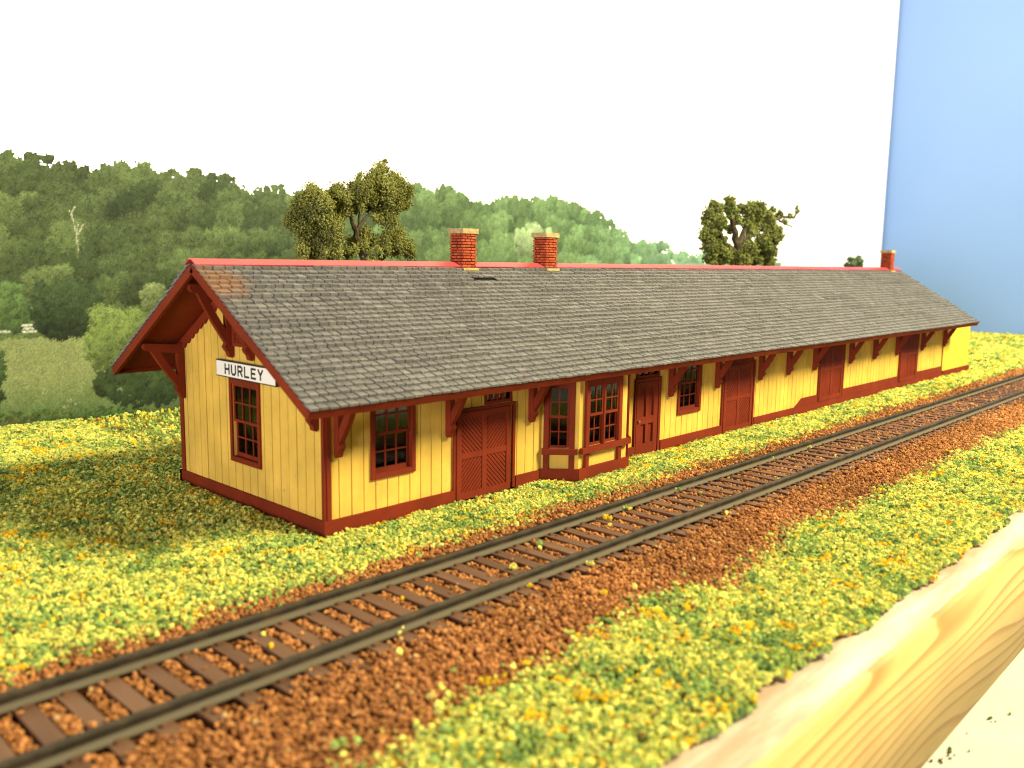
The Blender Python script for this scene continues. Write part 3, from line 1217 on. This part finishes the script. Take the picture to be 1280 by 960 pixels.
order = sorted([i for i, c in enumerate(cands) if c[0] == 0], key=lambda i: -shown(cands[i]))
single = set(order[:300])
smesh = {}
for i, (side, cix, xc, s, rot, key, cc) in enumerate(cands):
    F = RF(side)
    tilt = 0.36
    if i in single:
        if key not in smesh:
            m_ = MB()
            wdk = key[0]
            m_.hexa(shingle_coords(wdk, EXPO * 1.45, max(0.36, key[1]), key[2]))
            smesh[key] = m_.mesh('shingle', M_shingle)
        o = link('shingle', smesh[key], roof)
        p = Vector(F(xc, s, 0.05)) * MM
        ex, es = Vector((1, 0, 0)), Vector((0, CA, SA))
        en = ex.cross(es)
        # lean each shingle back over the one below
        R = Matrix((ex, es, en)).transposed().to_4x4() @ Matrix.Rotation(-math.atan2(tilt, EXPO * 1.45), 4, 'X') @ Matrix.Rotation(rot, 4, 'Z')
        o.matrix_local = Matrix.Translation(p + en * tilt * MM) @ R
    else:
        an = math.atan2(tilt, EXPO * 1.45)
        pts = []
        for a, b_, h in cc:
            bb, hh = b_ * math.cos(an) + h * math.sin(an), -b_ * math.sin(an) + h * math.cos(an)
            pts.append(F(xc + a - bb * rot, s + bb, 0.05 + tilt + hh))
        joined.hexa(pts)
js = joined.build('shingles_beyond', M_shingle, roof)
tag(js, 'small grey shingles covering the rest of the roof', kind='stuff')

# red ridge flashing
m = N('red_ridge_flashing')
M_ridge = m.done(m.mix(m.ramp(m.noise(60, 4), [(0.3, 0.0), (0.7, 1.0)]), (0.44, 0.038, 0.045), (0.54, 0.062, 0.068)), 0.38, 0.45)
for side in (0, 1):
    F = RF(side)
    mb = MB()
    mb.box(X0R - 0.8, X1R + 0.7, SLN - 2.3, SLN + 0.12, 0.86, 1.12, F)
    mb.build('ridge_flashing', M_ridge, roof)

# chimneys
m = N('red_brick')
geo = m.n('ShaderNodeNewGeometry')
M_brick = m.done(m.mix(m.ramp(m.noise(900, 3), [(0.4, 0.0), (0.8, 0.5)]), m.ramp(geo.outputs['Random Per Island'], [(0.0, (0.30, 0.045, 0.015)), (1.0, (0.50, 0.10, 0.03))]), (0.16, 0.03, 0.015)), 0.8, 0.15)
m = N('dark_mortar')
M_mortar = m.done((0.04, 0.014, 0.01), 0.9, 0.1)
m = N('tan_cap_stone')
M_cap = m.done(m.ramp(m.noise(900, 4), [(0.35, (0.30, 0.22, 0.09)), (0.7, (0.50, 0.40, 0.18))]), 0.8, 0.15)
for x, sz in chim:
    h = sz / 2 - 0.3
    mb = MB()
    mb.box(x - h + 0.3, x + h - 0.3, YR - h + 0.3, YR + h - 0.3, 50, 65.4)
    ch = mb.build('chimney', M_mortar, depot)
    mb = MB()
    bh = 0.78
    z = 53.0
    r = 0
    while z < 65.2:
        for F in (lambda u, n_, zz: (x + u, YR - h - n_ + 0.3, zz), lambda u, n_, zz: (x + u, YR + h + n_ - 0.3, zz),
                  lambda u, n_, zz: (x - h - n_ + 0.3, YR + u, zz), lambda u, n_, zz: (x + h + n_ - 0.3, YR + u, zz)):
            sx = F(0, 0, 0)[0] != x
            e = h - 0.01 if (r % 2) == sx else h - 0.34
            u = -e
            first = True
            while u < e - 0.05:
                L_ = 1.75 if not (first and r % 2) else 0.9
                first = False
                u2 = min(u + L_, e)
                mb.box(u, u2 - 0.2, -0.05, 0.34 + random.uniform(-0.06, 0.1), z, z + bh - 0.24, F)
                u += L_
        z += bh
        r += 1
    tag(mb.build('bricks', M_brick, ch), kind='stuff')
    mb = MB()
    c2 = sz / 2 + 0.1
    mb.prism([(x + a * c2 + random.uniform(-.1, .1), YR + c * c2 + random.uniform(-.1, .1)) for a, c in ((-1, -1), (0, -1.02), (1, -1), (1.02, 0), (1, 1), (0, 1.02), (-1, 1), (-1.02, 0))], lambda a, c, t: (a, c, t), 65.3, 66.7)
    mb.build('cap', M_cap, ch)
    mb = MB()
    mb.box(x - h - 0.15, x + h + 0.25, YR - h - 0.9, YR - h - 0.05, deck(YR - h - 0.5) + 0.6, deck(YR - h) + 1.0)
    mb.build('flashing', M_cap, ch)

# ------------------------------------------------------------------ track
track = empty('railway_track', (300, TRK, 0), 'single model railway track with brown rails and dark wooden ties', 'track')
m = N('weathered_rail')
sp = m.n('ShaderNodeSeparateXYZ')
m.l(m.pos(), sp.inputs[0])
hz = m.ramp(m.math('MULTIPLY', sp.outputs[2], 1000 / 4.0), [(0.40, (0.13, 0.11, 0.07)), (0.46, (0.032, 0.025, 0.014))])
M_rail = m.done(m.mix(m.ramp(m.noise(300, 4), [(0.4, 0.0), (0.8, 0.5)]), hz, (0.13, 0.09, 0.05)), 0.6, 0.2)
prof = [(-1.05, 0.98), (1.05, 0.98), (1.05, 1.2), (0.28, 1.45), (0.24, 2.3), (0.56, 2.45), (0.56, 2.95), (0.42, 3.05), (-0.42, 3.05), (-0.56, 2.95), (-0.56, 2.45), (-0.24, 2.3), (-0.28, 1.45), (-1.05, 1.2)]
for y in (8.25, -8.25):
    mb = MB()
    mb.prism(prof, lambda a, c, t: (t, a + y, c), -460, XEND - 301)
    mb.build('rail', M_rail, track)
m = N('brown_tie')
oi = m.n('ShaderNodeObjectInfo')
tb = m.mix(oi.outputs['Random'], (0.115, 0.052, 0.024), (0.17, 0.084, 0.042))
gr = m.noise(500, 4, 0.6, m.pos((1, 0.12, 1)))
m.bump(gr, 0.4, 0.00015)
M_tie = m.done(m.mix(m.ramp(gr, [(0.4, 0.0), (0.8, 0.6)]), tb, (0.06, 0.03, 0.018)), 0.6, 0.3)
tmeshes = []
for k in range(4):
    mb = MB()
    wj = 1.22 + random.uniform(-0.08, 0.08)
    a = 14.0
    pts = [(-wj, -a), (wj, -a), (wj, a), (-wj, a)]
    mb.prism([(p + random.uniform(-.05, .05), q_ + random.uniform(-.2, .2)) for p, q_ in pts], lambda p, q_, t: (p, q_, t), -0.6, 0.95)
    for y in (8.25, -8.25):
        for dy in (-1.45, 1.45):
            mb.box(-0.4, 0.4, y + dy - 0.32, y + dy + 0.32, 0.9, 1.35)
    tmeshes.append(mb.mesh('tie', M_tie))
x = -43.0 - 5.35 * 14
i = 0
while x < XEND - 3:
    o = link('tie', tmeshes[i % 4], track)
    o.location = Vector((x - 300 + random.uniform(-0.25, 0.25), random.uniform(-0.3, 0.3), random.uniform(-0.05, 0.05))) * MM
    o.rotation_euler.z = random.uniform(-0.02, 0.02)
    x += 5.35
    i += 1


# ------------------------------------------------------------------ scattered stuff (ballast, turf)
def flake_material(name, rough=0.95, var=0.25, spec=0.05, attr='tint'):
    m = N(name)
    at = m.n('ShaderNodeAttribute', attribute_name=attr, attribute_type='INSTANCER')
    g = m.noise(1800, 3, 0.7)
    c = m.mix(m.ramp(g, [(0.35, 0.0), (0.7, 1.0)]), m.mix(1.0, at.outputs['Color'], (1 - var, 1 - var, 1 - var), 'MULTIPLY'), m.mix(1.0, at.outputs['Color'], (1 + var, 1 + var, 1 + var), 'MULTIPLY'))
    return m.done(c, rough, spec)


def scatter(name, P_, S_, C_, mat, sub=2, rough=0.55, freq=1.6, variants=4, parent=None):
    """one object: a cloud of points, each carrying a small irregular crumb (geometry nodes)"""
    n_ = len(P_)
    me = bpy.data.meshes.new(name)
    me.vertices.add(n_)
    me.vertices.foreach_set('co', (P_ * MM).astype(np.float32).ravel())
    for nm, typ, arr in (('scl', 'FLOAT_VECTOR', S_ * MM), ('rot', 'FLOAT_VECTOR', RNG.random((n_, 3)) * 6.283), ):
        a = me.attributes.new(nm, typ, 'POINT')
        a.data.foreach_set('vector', arr.astype(np.float32).ravel())
    a = me.attributes.new('tint', 'FLOAT_COLOR', 'POINT')
    cc = np.ones((n_, 4), np.float32)
    cc[:, :3] = C_
    a.data.foreach_set('color', cc.ravel())
    a = me.attributes.new('kindex', 'INT', 'POINT')
    a.data.foreach_set('value', RNG.integers(0, variants, n_).astype(np.int32))
    me.materials.append(mat)
    o = link(name, me, parent)
    ng = bpy.data.node_groups.new(name + '_crumbs', 'GeometryNodeTree')
    ng.interface.new_socket('Geometry', in_out='INPUT', socket_type='NodeSocketGeometry')
    ng.interface.new_socket('Geometry', in_out='OUTPUT', socket_type='NodeSocketGeometry')
    nd, lk = ng.nodes, ng.links
    gi, go = nd.new('NodeGroupInput'), nd.new('NodeGroupOutput')
    inst = nd.new('GeometryNodeInstanceOnPoints')
    gti = nd.new('GeometryNodeGeometryToInstance')
    for k in range(variants):
        ico = nd.new('GeometryNodeMeshIcoSphere')
        ico.inputs['Radius'].default_value = 1.0
        ico.inputs['Subdivisions'].default_value = sub
        sp_ = nd.new('GeometryNodeSetPosition')
        ps = nd.new('GeometryNodeInputPosition')
        ad = nd.new('ShaderNodeVectorMath')
        ad.operation = 'ADD'
        ad.inputs[1].default_value = (k * 7.3, k * 3.1, k * 5.7)
        nz = nd.new('ShaderNodeTexNoise')
        nz.inputs['Scale'].default_value = freq
        nz.inputs['Detail'].default_value = 3
        sb = nd.new('ShaderNodeVectorMath')
        sb.operation = 'SUBTRACT'
        sb.inputs[1].default_value = (0.5, 0.5, 0.5)
        sc_ = nd.new('ShaderNodeVectorMath')
        sc_.operation = 'SCALE'
        sc_.inputs['Scale'].default_value = rough * 4
        lk.new(ps.outputs[0], ad.inputs[0])
        lk.new(ad.outputs[0], nz.inputs['Vector'])
        lk.new(nz.outputs['Color'], sb.inputs[0])
        lk.new(sb.outputs[0], sc_.inputs[0])
        lk.new(ico.outputs['Mesh'], sp_.inputs['Geometry'])
        lk.new(sc_.outputs[0], sp_.inputs['Offset'])
        sm = nd.new('GeometryNodeSetMaterial')
        sm.inputs['Material'].default_value = mat
        lk.new(sp_.outputs[0], sm.inputs['Geometry'])
        lk.new(sm.outputs[0], gti.inputs[0])

    def named(nm, typ):
        x = nd.new('GeometryNodeInputNamedAttribute')
        x.data_type = typ
        x.inputs['Name'].default_value = nm
        return x.outputs['Attribute']
    e2r = nd.new('FunctionNodeEulerToRotation')
    lk.new(named('rot', 'FLOAT_VECTOR'), e2r.inputs[0])
    lk.new(gi.outputs[0], inst.inputs['Points'])
    lk.new(gti.outputs[0], inst.inputs['Instance'])
    inst.inputs['Pick Instance'].default_value = True
    lk.new(named('kindex', 'INT'), inst.inputs['Instance Index'])
    lk.new(e2r.outputs[0], inst.inputs['Rotation'])
    lk.new(named('scl', 'FLOAT_VECTOR'), inst.inputs['Scale'])
    lk.new(inst.outputs[0], go.inputs[0])
    md = o.modifiers.new('crumbs', 'NODES')
    md.node_group = ng
    return o


def sow(x0, x1, y0, y1, dens):
    n_ = int((x1 - x0) * (y1 - y0) * dens)
    return RNG.random(n_) * (x1 - x0) + x0, RNG.random(n_) * (y1 - y0) + y0


# ballast
bx, by = [], []
for x0, x1, d in ((-130, 120, 4.4), (120, 300, 2.6), (300, 742, 1.0)):
    a, c = sow(x0, x1, -82, -14, d)
    bx.append(a)
    by.append(c)
bx, by = np.concatenate(bx), np.concatenate(by)
keep = (by < rear_line(bx) + 0.8 * RNG.random(len(bx)) ** 3 * 5) & (by > front_line(bx) - RNG.random(len(bx)) ** 4 * 9)
# rails themselves stay clear
for r in (TRK + 8.25, TRK - 8.25):
    keep &= ~((np.abs(by - r) < 1.5))
bx, by = bx[keep], by[keep]
intrack = (by > TRK - 14.6) & (by < TRK + 14.6)
ph = np.abs((bx + 43.0) / 5.35 - np.round((bx + 43.0) / 5.35)) * 5.35
ontie = intrack & (ph < 1.75)
kp = ~ontie | (RNG.random(len(bx)) < 0.012)
outer = (np.abs(by - TRK) > 12.5) & ontie & (RNG.random(len(bx)) < 0.4)
kp |= outer
bx, by, intrack, ontie = bx[kp], by[kp], intrack[kp], ontie[kp]
sz = 0.27 + 0.28 * RNG.random(len(bx)) ** 1.6
sz *= np.interp(bx, [100, 300, 700], [1, 1.25, 1.7])
bz = np.where(intrack, 0.0 + 0.55 * RNG.random(len(bx)), -0.35 + 0.75 * RNG.random(len(bx)) + 0.8 * np.clip(1 - np.abs(by - TRK + 17) / 10, 0, 1))
bz = np.where(intrack, bz - 0.25 + 0.75 * fnoise(bx, by, 6, 77), bz)
bz = np.where(ontie, 1.1, bz)
hue = RNG.random(len(bx))
lo_, hi_ = np.array((0.16, 0.058, 0.018)), np.array((0.55, 0.24, 0.078))
bc = lo_ + (hi_ - lo_) * (0.15 + 0.85 * hue[:, None] ** 1.4)
bc = bc * (0.72 + 0.56 * fnoise(bx, by, 20, 70))[:, None]
pale = RNG.random(len(bx)) < 0.02
bc[pale] = (0.5, 0.32, 0.13)
M_ballast = flake_material('rusty_ballast', 0.9, 0.2, 0.1)
bal = scatter('ballast', np.stack([bx, by, bz], -1), np.stack([sz, sz * (0.7 + 0.5 * RNG.random(len(bx))), sz * 0.8], -1), bc, M_ballast, 2, 0.42, 1.1)
tag(bal, 'rust brown crushed ballast around the track', 'ballast', kind='stuff')
# bed of the ballast, so that no turf colour shows between the grains
tx = np.linspace(-300, XEND - 2, 420)
vb, qb = [], []
for x in tx:
    f0, r0 = float(front_line(x)) + 1.0, float(rear_line(x)) - 0.8
    for t in np.linspace(0, 1, 9):
        vb.append((x, f0 + (r0 - f0) * t, -0.02 if 0 < t < 1 else -0.8))
for i in range(len(tx) - 1):
    for k in range(8):
        a = i * 9 + k
        qb.append((a, a + 9, a + 10, a + 1))
m = N('ballast_bed')
bedm = m.done(m.ramp(m.noise(700, 4, 0.7), [(0.3, (0.06, 0.02, 0.008)), (0.7, (0.22, 0.08, 0.024))]), 0.95, 0.05)
m.bump(m.noise(800, 3), 1.0, 0.0006)
tag(link('trackbed', raw_mesh('trackbed', np.array(vb) * MM, np.array(qb), bedm)), 'brown earth bed beneath the ballast', kind='structure')

# turf -----------------------------------------------------------------
tx_, ty_ = [], []
for x0, x1, y0, y1, d in ((-125, 130, -104, -60, 4.8), (130, 330, -104, -60, 2.6), (330, 742, -104, -60, 0.6),
                          (-125, 10, -30, 168, 5.0), (10, 200, -30, 12, 5.5), (200, 440, -30, 12, 2.6), (440, 742, -30, 168, 0.55),
                          (10, 440, 62, 168, 0.35)):
    a, c = sow(x0, x1, y0, y1, d)
    tx_.append(a)
    ty_.append(c)
tx_, ty_ = np.concatenate(tx_), np.concatenate(ty_)
jit = RNG.random(len(tx_))
inbay = (tx_ > BAYX[0] - 1.5 - np.minimum(0, ty_) * 0) & (tx_ < BAYX[3] + 1.5) & (ty_ > -BAYY - 1.7) & (ty_ < 1) & (ty_ > -BAYY - 1.7 + np.maximum(0, np.maximum(BAYX[1] - tx_, tx_ - BAYX[2])))
keep = ((ty_ > rear_line(tx_) - jit ** 4 * 5) | ((ty_ < front_line(tx_) + jit ** 4 * 6) & (ty_ > front_edge(tx_) + 0.5)))
keep &= ~((tx_ > -1.6) & (tx_ < ANX + 1.2) & (ty_ > -1.6) & (ty_ < W + 1.6)) & ~inbay
tx_, ty_ = tx_[keep], ty_[keep]
# stray crumbs and small tufts on the ballast and between the ties
tufts = [(757, 647, 1.0, 1), (781, 635, 0.8, 0), (677, 680, 0.7, 0), (640, 709, 0.7, 2), (737, 706, 0.7, 2), (491, 788, 0.9, 2), (845, 612, 0.8, 0), (935, 580, 0.9, 0), (430, 930, 0.8, 0), (497, 815, 0.5, 2), (547, 866, 0.8, 2), (935, 565, 0.9, 0), (1010, 560, 0.9, 2), (560, 910, 0.7, 0)]
ex, ey, ek = [], [], []
for px, py, s, kd in tufts:
    p = pix(px, py, 2, 1.2)
    for k in range(int(6 * s)):
        ex.append(p[0] + random.gauss(0, 0.7 * s))
        ey.append(p[1] + random.gauss(0, 0.7 * s))
        ek.append(kd)
nst = 35
sxx, syy = RNG.random(nst) * 420 - 90, RNG.random(nst) * 46 - 70
ex = np.concatenate([ex, sxx])
ey = np.concatenate([ey, syy])
ek = np.concatenate([ek, RNG.integers(0, 3, nst)])
nn = len(tx_)
X_ = np.concatenate([tx_, ex])
Y_ = np.concatenate([ty_, ey])
base_h = -0.45 + 1.1 * fnoise(X_, Y_, 9, 51)
nearw = np.maximum(np.maximum(-X_, X_ - ANX), np.maximum(-Y_ - np.where((X_ > 66) & (X_ < 105), BAYY, 0), Y_ - W))
base_h -= 0.55 * np.clip(1 - (nearw - 1.0) / 4.0, 0, 1)
Z_ = base_h + 0.5 * RNG.random(len(X_))
Z_[nn:] = 1.15 + 0.5 * RNG.random(len(ex))
grow = np.interp(np.hypot(X_ - CAM[0], Y_ - CAM[1]), [100, 250, 500, 800], [0.44, 0.42, 0.75, 1.3])
front = Y_ < -58
S = (0.55 + 0.75 * RNG.random(len(X_)) ** 2) * grow
S[nn:] = 0.26 + 0.24 * RNG.random(len(ex))
pal = np.array([(0.76, 0.71, 0.17), (0.58, 0.60, 0.13), (0.34, 0.45, 0.11), (0.15, 0.24, 0.07), (0.82, 0.57, 0.03), (0.60, 0.31, 0.035), (0.20, 0.12, 0.04)])
gm = fnoise(X_, Y_, 7, 61)
ym = fnoise(X_, Y_, 5, 64)
u = RNG.random(len(X_))
ci = np.where(u < 0.40, 0, np.where(u < 0.70, 1, np.where(u < 0.93, 2, 3)))
grn = (gm > 0.575) & (RNG.random(len(X_)) < 0.75)
ci = np.where(grn, np.where(RNG.random(len(X_)) < 0.7, 2, 3), ci)
yl = (ym > 0.71) & (RNG.random(len(X_)) < 0.7)
ci = np.where(yl, np.where(RNG.random(len(X_)) < 0.8, 4, 5), ci)
ci = np.where(RNG.random(len(X_)) < 0.03, 4, ci)
ci = np.where(RNG.random(len(X_)) < 0.010, 5, ci)
ci = np.where(RNG.random(len(X_)) < 0.01, 6, ci)
ci[nn:] = np.where(ek == 0, 2, np.where(ek == 1, 4, 0))
tc_ = pal[ci] * (0.8 + 0.4 * RNG.random((len(X_), 1)))
M_turf = flake_material('foam_turf', 0.95, 0.2, 0.04)
turf = scatter('grass_turf', np.stack([X_, Y_, Z_], -1), np.stack([S, S * (0.7 + 0.5 * RNG.random(len(X_))), S * 0.7], -1), tc_, M_turf, 3, 0.75, 1.9)
tag(turf, 'coarse green and yellow foam turf covering the ground', 'grass', kind='stuff')

# crumbs spilled on the bench top below the board
ncr = 60
cx_ = RNG.random(ncr) * 260 - 20
cy_ = -107 - RNG.random(ncr) ** 1.6 * 60
cl = [pix(a, c, 2, -28.4) for a, c in ((1199, 853), (1176, 950), (1185, 945), (1170, 952), (1243, 838), (1237, 845), (1262, 892), (1240, 899), (1190, 940))]
cx_ = np.concatenate([cx_, [p[0] for p in cl for k in range(3)] + RNG.normal(0, 0.4, 27)])
cy_ = np.concatenate([cy_, [p[1] for p in cl for k in range(3)] + RNG.normal(0, 0.4, 27)])
S = 0.12 + 0.22 * RNG.random(len(cx_)) ** 2
crumb = scatter('turf_crumbs', np.stack([cx_, cy_, -28.45 + S * 0.4], -1), np.stack([S, S, S * 0.6], -1), pal[RNG.choice([2, 3, 3, 6, 6], len(cx_))] * 0.6, M_turf, 2, 0.6, 1.6)
tag(crumb, 'dark crumbs of turf spilled on the bench top', 'crumbs', kind='stuff')

# ------------------------------------------------------------------ model trees behind the station
m = N('tree_bark')
M_bark = m.done(m.ramp(m.noise(700, 4), [(0.3, (0.035, 0.026, 0.015)), (0.7, (0.10, 0.078, 0.045))]), 0.9, 0.1)
m = N('olive_foliage')
at = m.n('ShaderNodeAttribute', attribute_name='col')
M_leaf = m.done(at.outputs['Color'], 0.9, 0.05)
m.b.inputs['Subsurface Weight'].default_value = 0.0


def limb(mb, pts, r0, r1, sides=7):
    pts = [np.array(p, float) for p in pts]
    b0 = len(mb.v)
    n_ = len(pts)
    for i, p in enumerate(pts):
        d = pts[min(i + 1, n_ - 1)] - pts[max(i - 1, 0)]
        d /= np.linalg.norm(d)
        a = np.cross(d, (0.3, 0.9, 0.1))
        a /= np.linalg.norm(a)
        c = np.cross(d, a)
        r = r0 + (r1 - r0) * i / (n_ - 1)
        for k in range(sides):
            t = 2 * math.pi * k / sides
            mb.v.append(tuple(p + (a * math.cos(t) + c * math.sin(t)) * r * random.uniform(0.85, 1.15)))
    for i in range(n_ - 1):
        for k in range(sides):
            k2 = (k + 1) % sides
            mb.f.append((b0 + i * sides + k, b0 + i * sides + k2, b0 + (i + 1) * sides + k2, b0 + (i + 1) * sides + k))
    mb.f.append(tuple(b0 + k for k in reversed(range(sides))))
    mb.f.append(tuple(b0 + (n_ - 1) * sides + k for k in range(sides)))


OCT_V = np.array([(1, 0, 0), (-1, 0, 0), (0, 1, 0), (0, -1, 0), (0, 0, 1), (0, 0, -1)], float)
OCT_F = np.array([(0, 2, 4), (2, 1, 4), (1, 3, 4), (3, 0, 4), (2, 0, 5), (1, 2, 5), (3, 1, 5), (0, 3, 5)])


def model_tree(label, base_px, Y, lobes, limbs, tints, dens, flake, fat=1.0, name='model_tree'):
    """lobes: (px, py, radius px, depth offset mm, amount); limbs: pixel polylines at depth offset"""
    bpnt = pix(base_px, 330, 1, Y)
    base = np.array((bpnt[0], Y, -0.6))
    t = empty(name, base, label, 'tree')
    sc_ = np.linalg.norm(bpnt - CAM) / FPX
    mb = MB()
    for pl, r0, r1 in limbs:
        pts = []
        for q_ in pl:
            if q_ == 'base':
                pts.append(base - base)
            else:
                p = pix(q_[0], q_[1], 1, Y + (q_[2] if len(q_) > 2 else 0))
                pts.append(p - base)
        # subdivide with a little wander
        fine = []
        for a, c in zip(pts[:-1], pts[1:]):
            for k in range(4):
                fine.append(a + (c - a) * k / 4 + RNG.normal(0, r0 * 0.12, 3))
        fine.append(pts[-1])
        limb(mb, fine, r0, r1)
    mb.build('trunk', M_bark, t)
    P_, lit = [], []
    for px, py, r, dy, amt in lobes:
        c = pix(px, py, 1, Y + dy) - base
        R = r * sc_ * fat
        # several sub-clumps per lobe, flakes on and in each
        for k in range(max(3, int(amt * 9))):
            d = RNG.normal(0, 1, 3)
            d /= np.linalg.norm(d)
            cc = c + d * R * RNG.random() ** 0.5 * 0.72
            rr = R * (0.28 + 0.2 * RNG.random())
            n_ = int(dens * rr * rr)
            v = RNG.normal(0, 1, (n_, 3))
            v /= np.linalg.norm(v, axis=1)[:, None]
            v *= (RNG.random((n_, 1)) ** 0.45) * (0.7 + 0.75 * RNG.random((n_, 1)) ** 2)
            P_.append(cc + v * rr)
            lit.append(np.full(n_, RNG.random()))
    P_, lit = np.concatenate(P_), np.concatenate(lit)
    n_ = len(P_)
    ax = RNG.normal(0, 1, (n_, 3, 3))
    qr, _ = np.linalg.qr(ax)
    s = flake * (0.5 + 0.9 * RNG.random((n_, 1, 1)))
    shp = np.stack([np.ones(n_), 0.45 + 0.5 * RNG.random(n_), 0.25 + 0.3 * RNG.random(n_)], -1)[:, None, :]
    V = (OCT_V[None] * shp * (1 + 0.5 * (RNG.random((n_, 6, 1)) - 0.5))) @ qr * s + P_[:, None, :]
    Fc = OCT_F[None] + (np.arange(n_) * 6)[:, None, None]
    ta, tb_ = np.array(tints[0]), np.array(tints[1])
    cm = ta + (tb_ - ta) * (0.6 * lit + 0.4 * RNG.random(n_))[:, None]
    cm *= (0.75 + 0.5 * RNG.random((n_, 1)))
    link('crown', raw_mesh('crown', V.reshape(-1, 3) * MM, Fc.reshape(-1, 3), M_leaf, np.repeat(cm, 6, 0)), t)
    return t


OL = ((0.12, 0.125, 0.025), (0.32, 0.32, 0.09))
model_tree('tall olive green model tree with forked trunk, left of both front chimneys', 455, 118,
           [(384, 262, 24, 0, 1.3), (398, 250, 20, -4, 1.0), (380, 285, 20, 3, 1.0), (400, 292, 22, -2, 1.2), (415, 258, 18, 4, 0.8), (388, 308, 18, 0, 0.8),
            (408, 275, 20, 2, 0.9), (470, 240, 24, 0, 1.3), (492, 238, 22, 3, 1.2), (455, 244, 18, -4, 0.9), (474, 219, 12, 0, 0.7), (480, 210, 8, 0, 0.5), (447, 224, 7, 0, 0.4), (505, 245, 14, 2, 0.8),
            (484, 262, 20, 0, 1.1), (478, 276, 12, -2, 0.5), (440, 258, 13, 0, 0.6), (497, 303, 18, 0, 1.0), (508, 312, 14, 3, 0.7), (478, 304, 14, 0, 0.7),
            (446, 300, 16, 3, 0.9), (432, 316, 12, 0, 0.6), (425, 246, 16, 0, 0.9), (440, 240, 14, 3, 0.8), (428, 262, 14, 2, 0.7), (415, 312, 15, 0, 0.8), (462, 300, 12, 2, 0.6), (374, 248, 12, 0, 0.7), (370, 270, 12, 0, 0.6), (400, 322, 16, 2, 0.7), (460, 316, 14, -3, 0.7)],
           [(['base', (455, 326), (447, 300), (443, 284)], 1.7, 1.0), ([(443, 286), (438, 271), (430, 263)], 1.0, 0.5), ([(446, 288), (452, 278), (464, 266)], 0.9, 0.45), ([(449, 290), (449, 270), (470, 222)], 0.8, 0.3),
            (['base', (423, 322), (415, 310), (404, 302), (388, 270)], 1.3, 0.4), ([(466, 331), (485, 318), (503, 314), (513, 320)], 1.0, 0.4), ([(452, 316), (472, 326), (478, 300)], 0.8, 0.4)],
           OL, 55, 0.45, 1.34)
OL2 = ((0.075, 0.09, 0.02), (0.23, 0.245, 0.075))
model_tree('dark green bushy model tree with a twig sticking out, above the middle of the roof', 925, 105,
           [(893, 275, 12, 0, 1.2), (897, 262, 9, 0, 0.8), (888, 286, 10, 0, 0.8), (886, 303, 11, 0, 1.0), (897, 313, 13, 3, 1.2), (905, 300, 9, 0, 0.6), (913, 260, 10, 0, 0.9), (930, 258, 10, 0, 0.9), (945, 262, 11, 0, 1.0),
            (958, 270, 11, 0, 1.0), (948, 280, 13, 2, 1.2), (938, 290, 9, 0, 0.7), (965, 285, 10, 0, 0.9), (968, 301, 11, 0, 1.1), (955, 308, 13, 0, 1.2), (935, 315, 12, 0, 1.1), (922, 322, 12, 0, 1.0), (962, 318, 11, 0, 0.9), (905, 325, 10, 0, 0.7), (940, 326, 12, 3, 0.8), (890, 324, 9, 0, 0.7), (920, 272, 9, 2, 0.7), (934, 274, 10, 0, 0.9), (912, 288, 7, 3, 0.4), (930, 303, 9, 2, 0.7),
            (976, 268, 6, 0, 0.5), (986, 270, 4, 0, 0.4), (996, 264, 3, 0, 0.35), (998, 260, 3, 0, 0.3), (982, 278, 4, 0, 0.3)],
           [(['base', (925, 330), (921, 305), (916, 275), (913, 262)], 3.0, 1.0), ([(922, 310), (931, 285), (936, 262)], 1.8, 0.8), ([(921, 318), (903, 300), (895, 272)], 1.6, 0.7), ([(928, 300), (955, 280), (978, 271), (992, 272), (998, 262)], 1.4, 0.5), ([(974, 276), (990, 284)], 0.7, 0.4)],
           OL2, 20, 0.95, 1.4)
model_tree('small round dark model tree beside the farthest chimney', 1068, 118,
           [(1068, 326, 8, 0, 1.2), (1063, 330, 7, 0, 0.8), (1073, 329, 7, 0, 0.8), (1068, 340, 12, 0, 1.3)],
           [(['base', (1068, 345), (1068, 328)], 2.0, 0.8)],
           ((0.045, 0.075, 0.04), (0.10, 0.14, 0.075)), 6, 1.7)
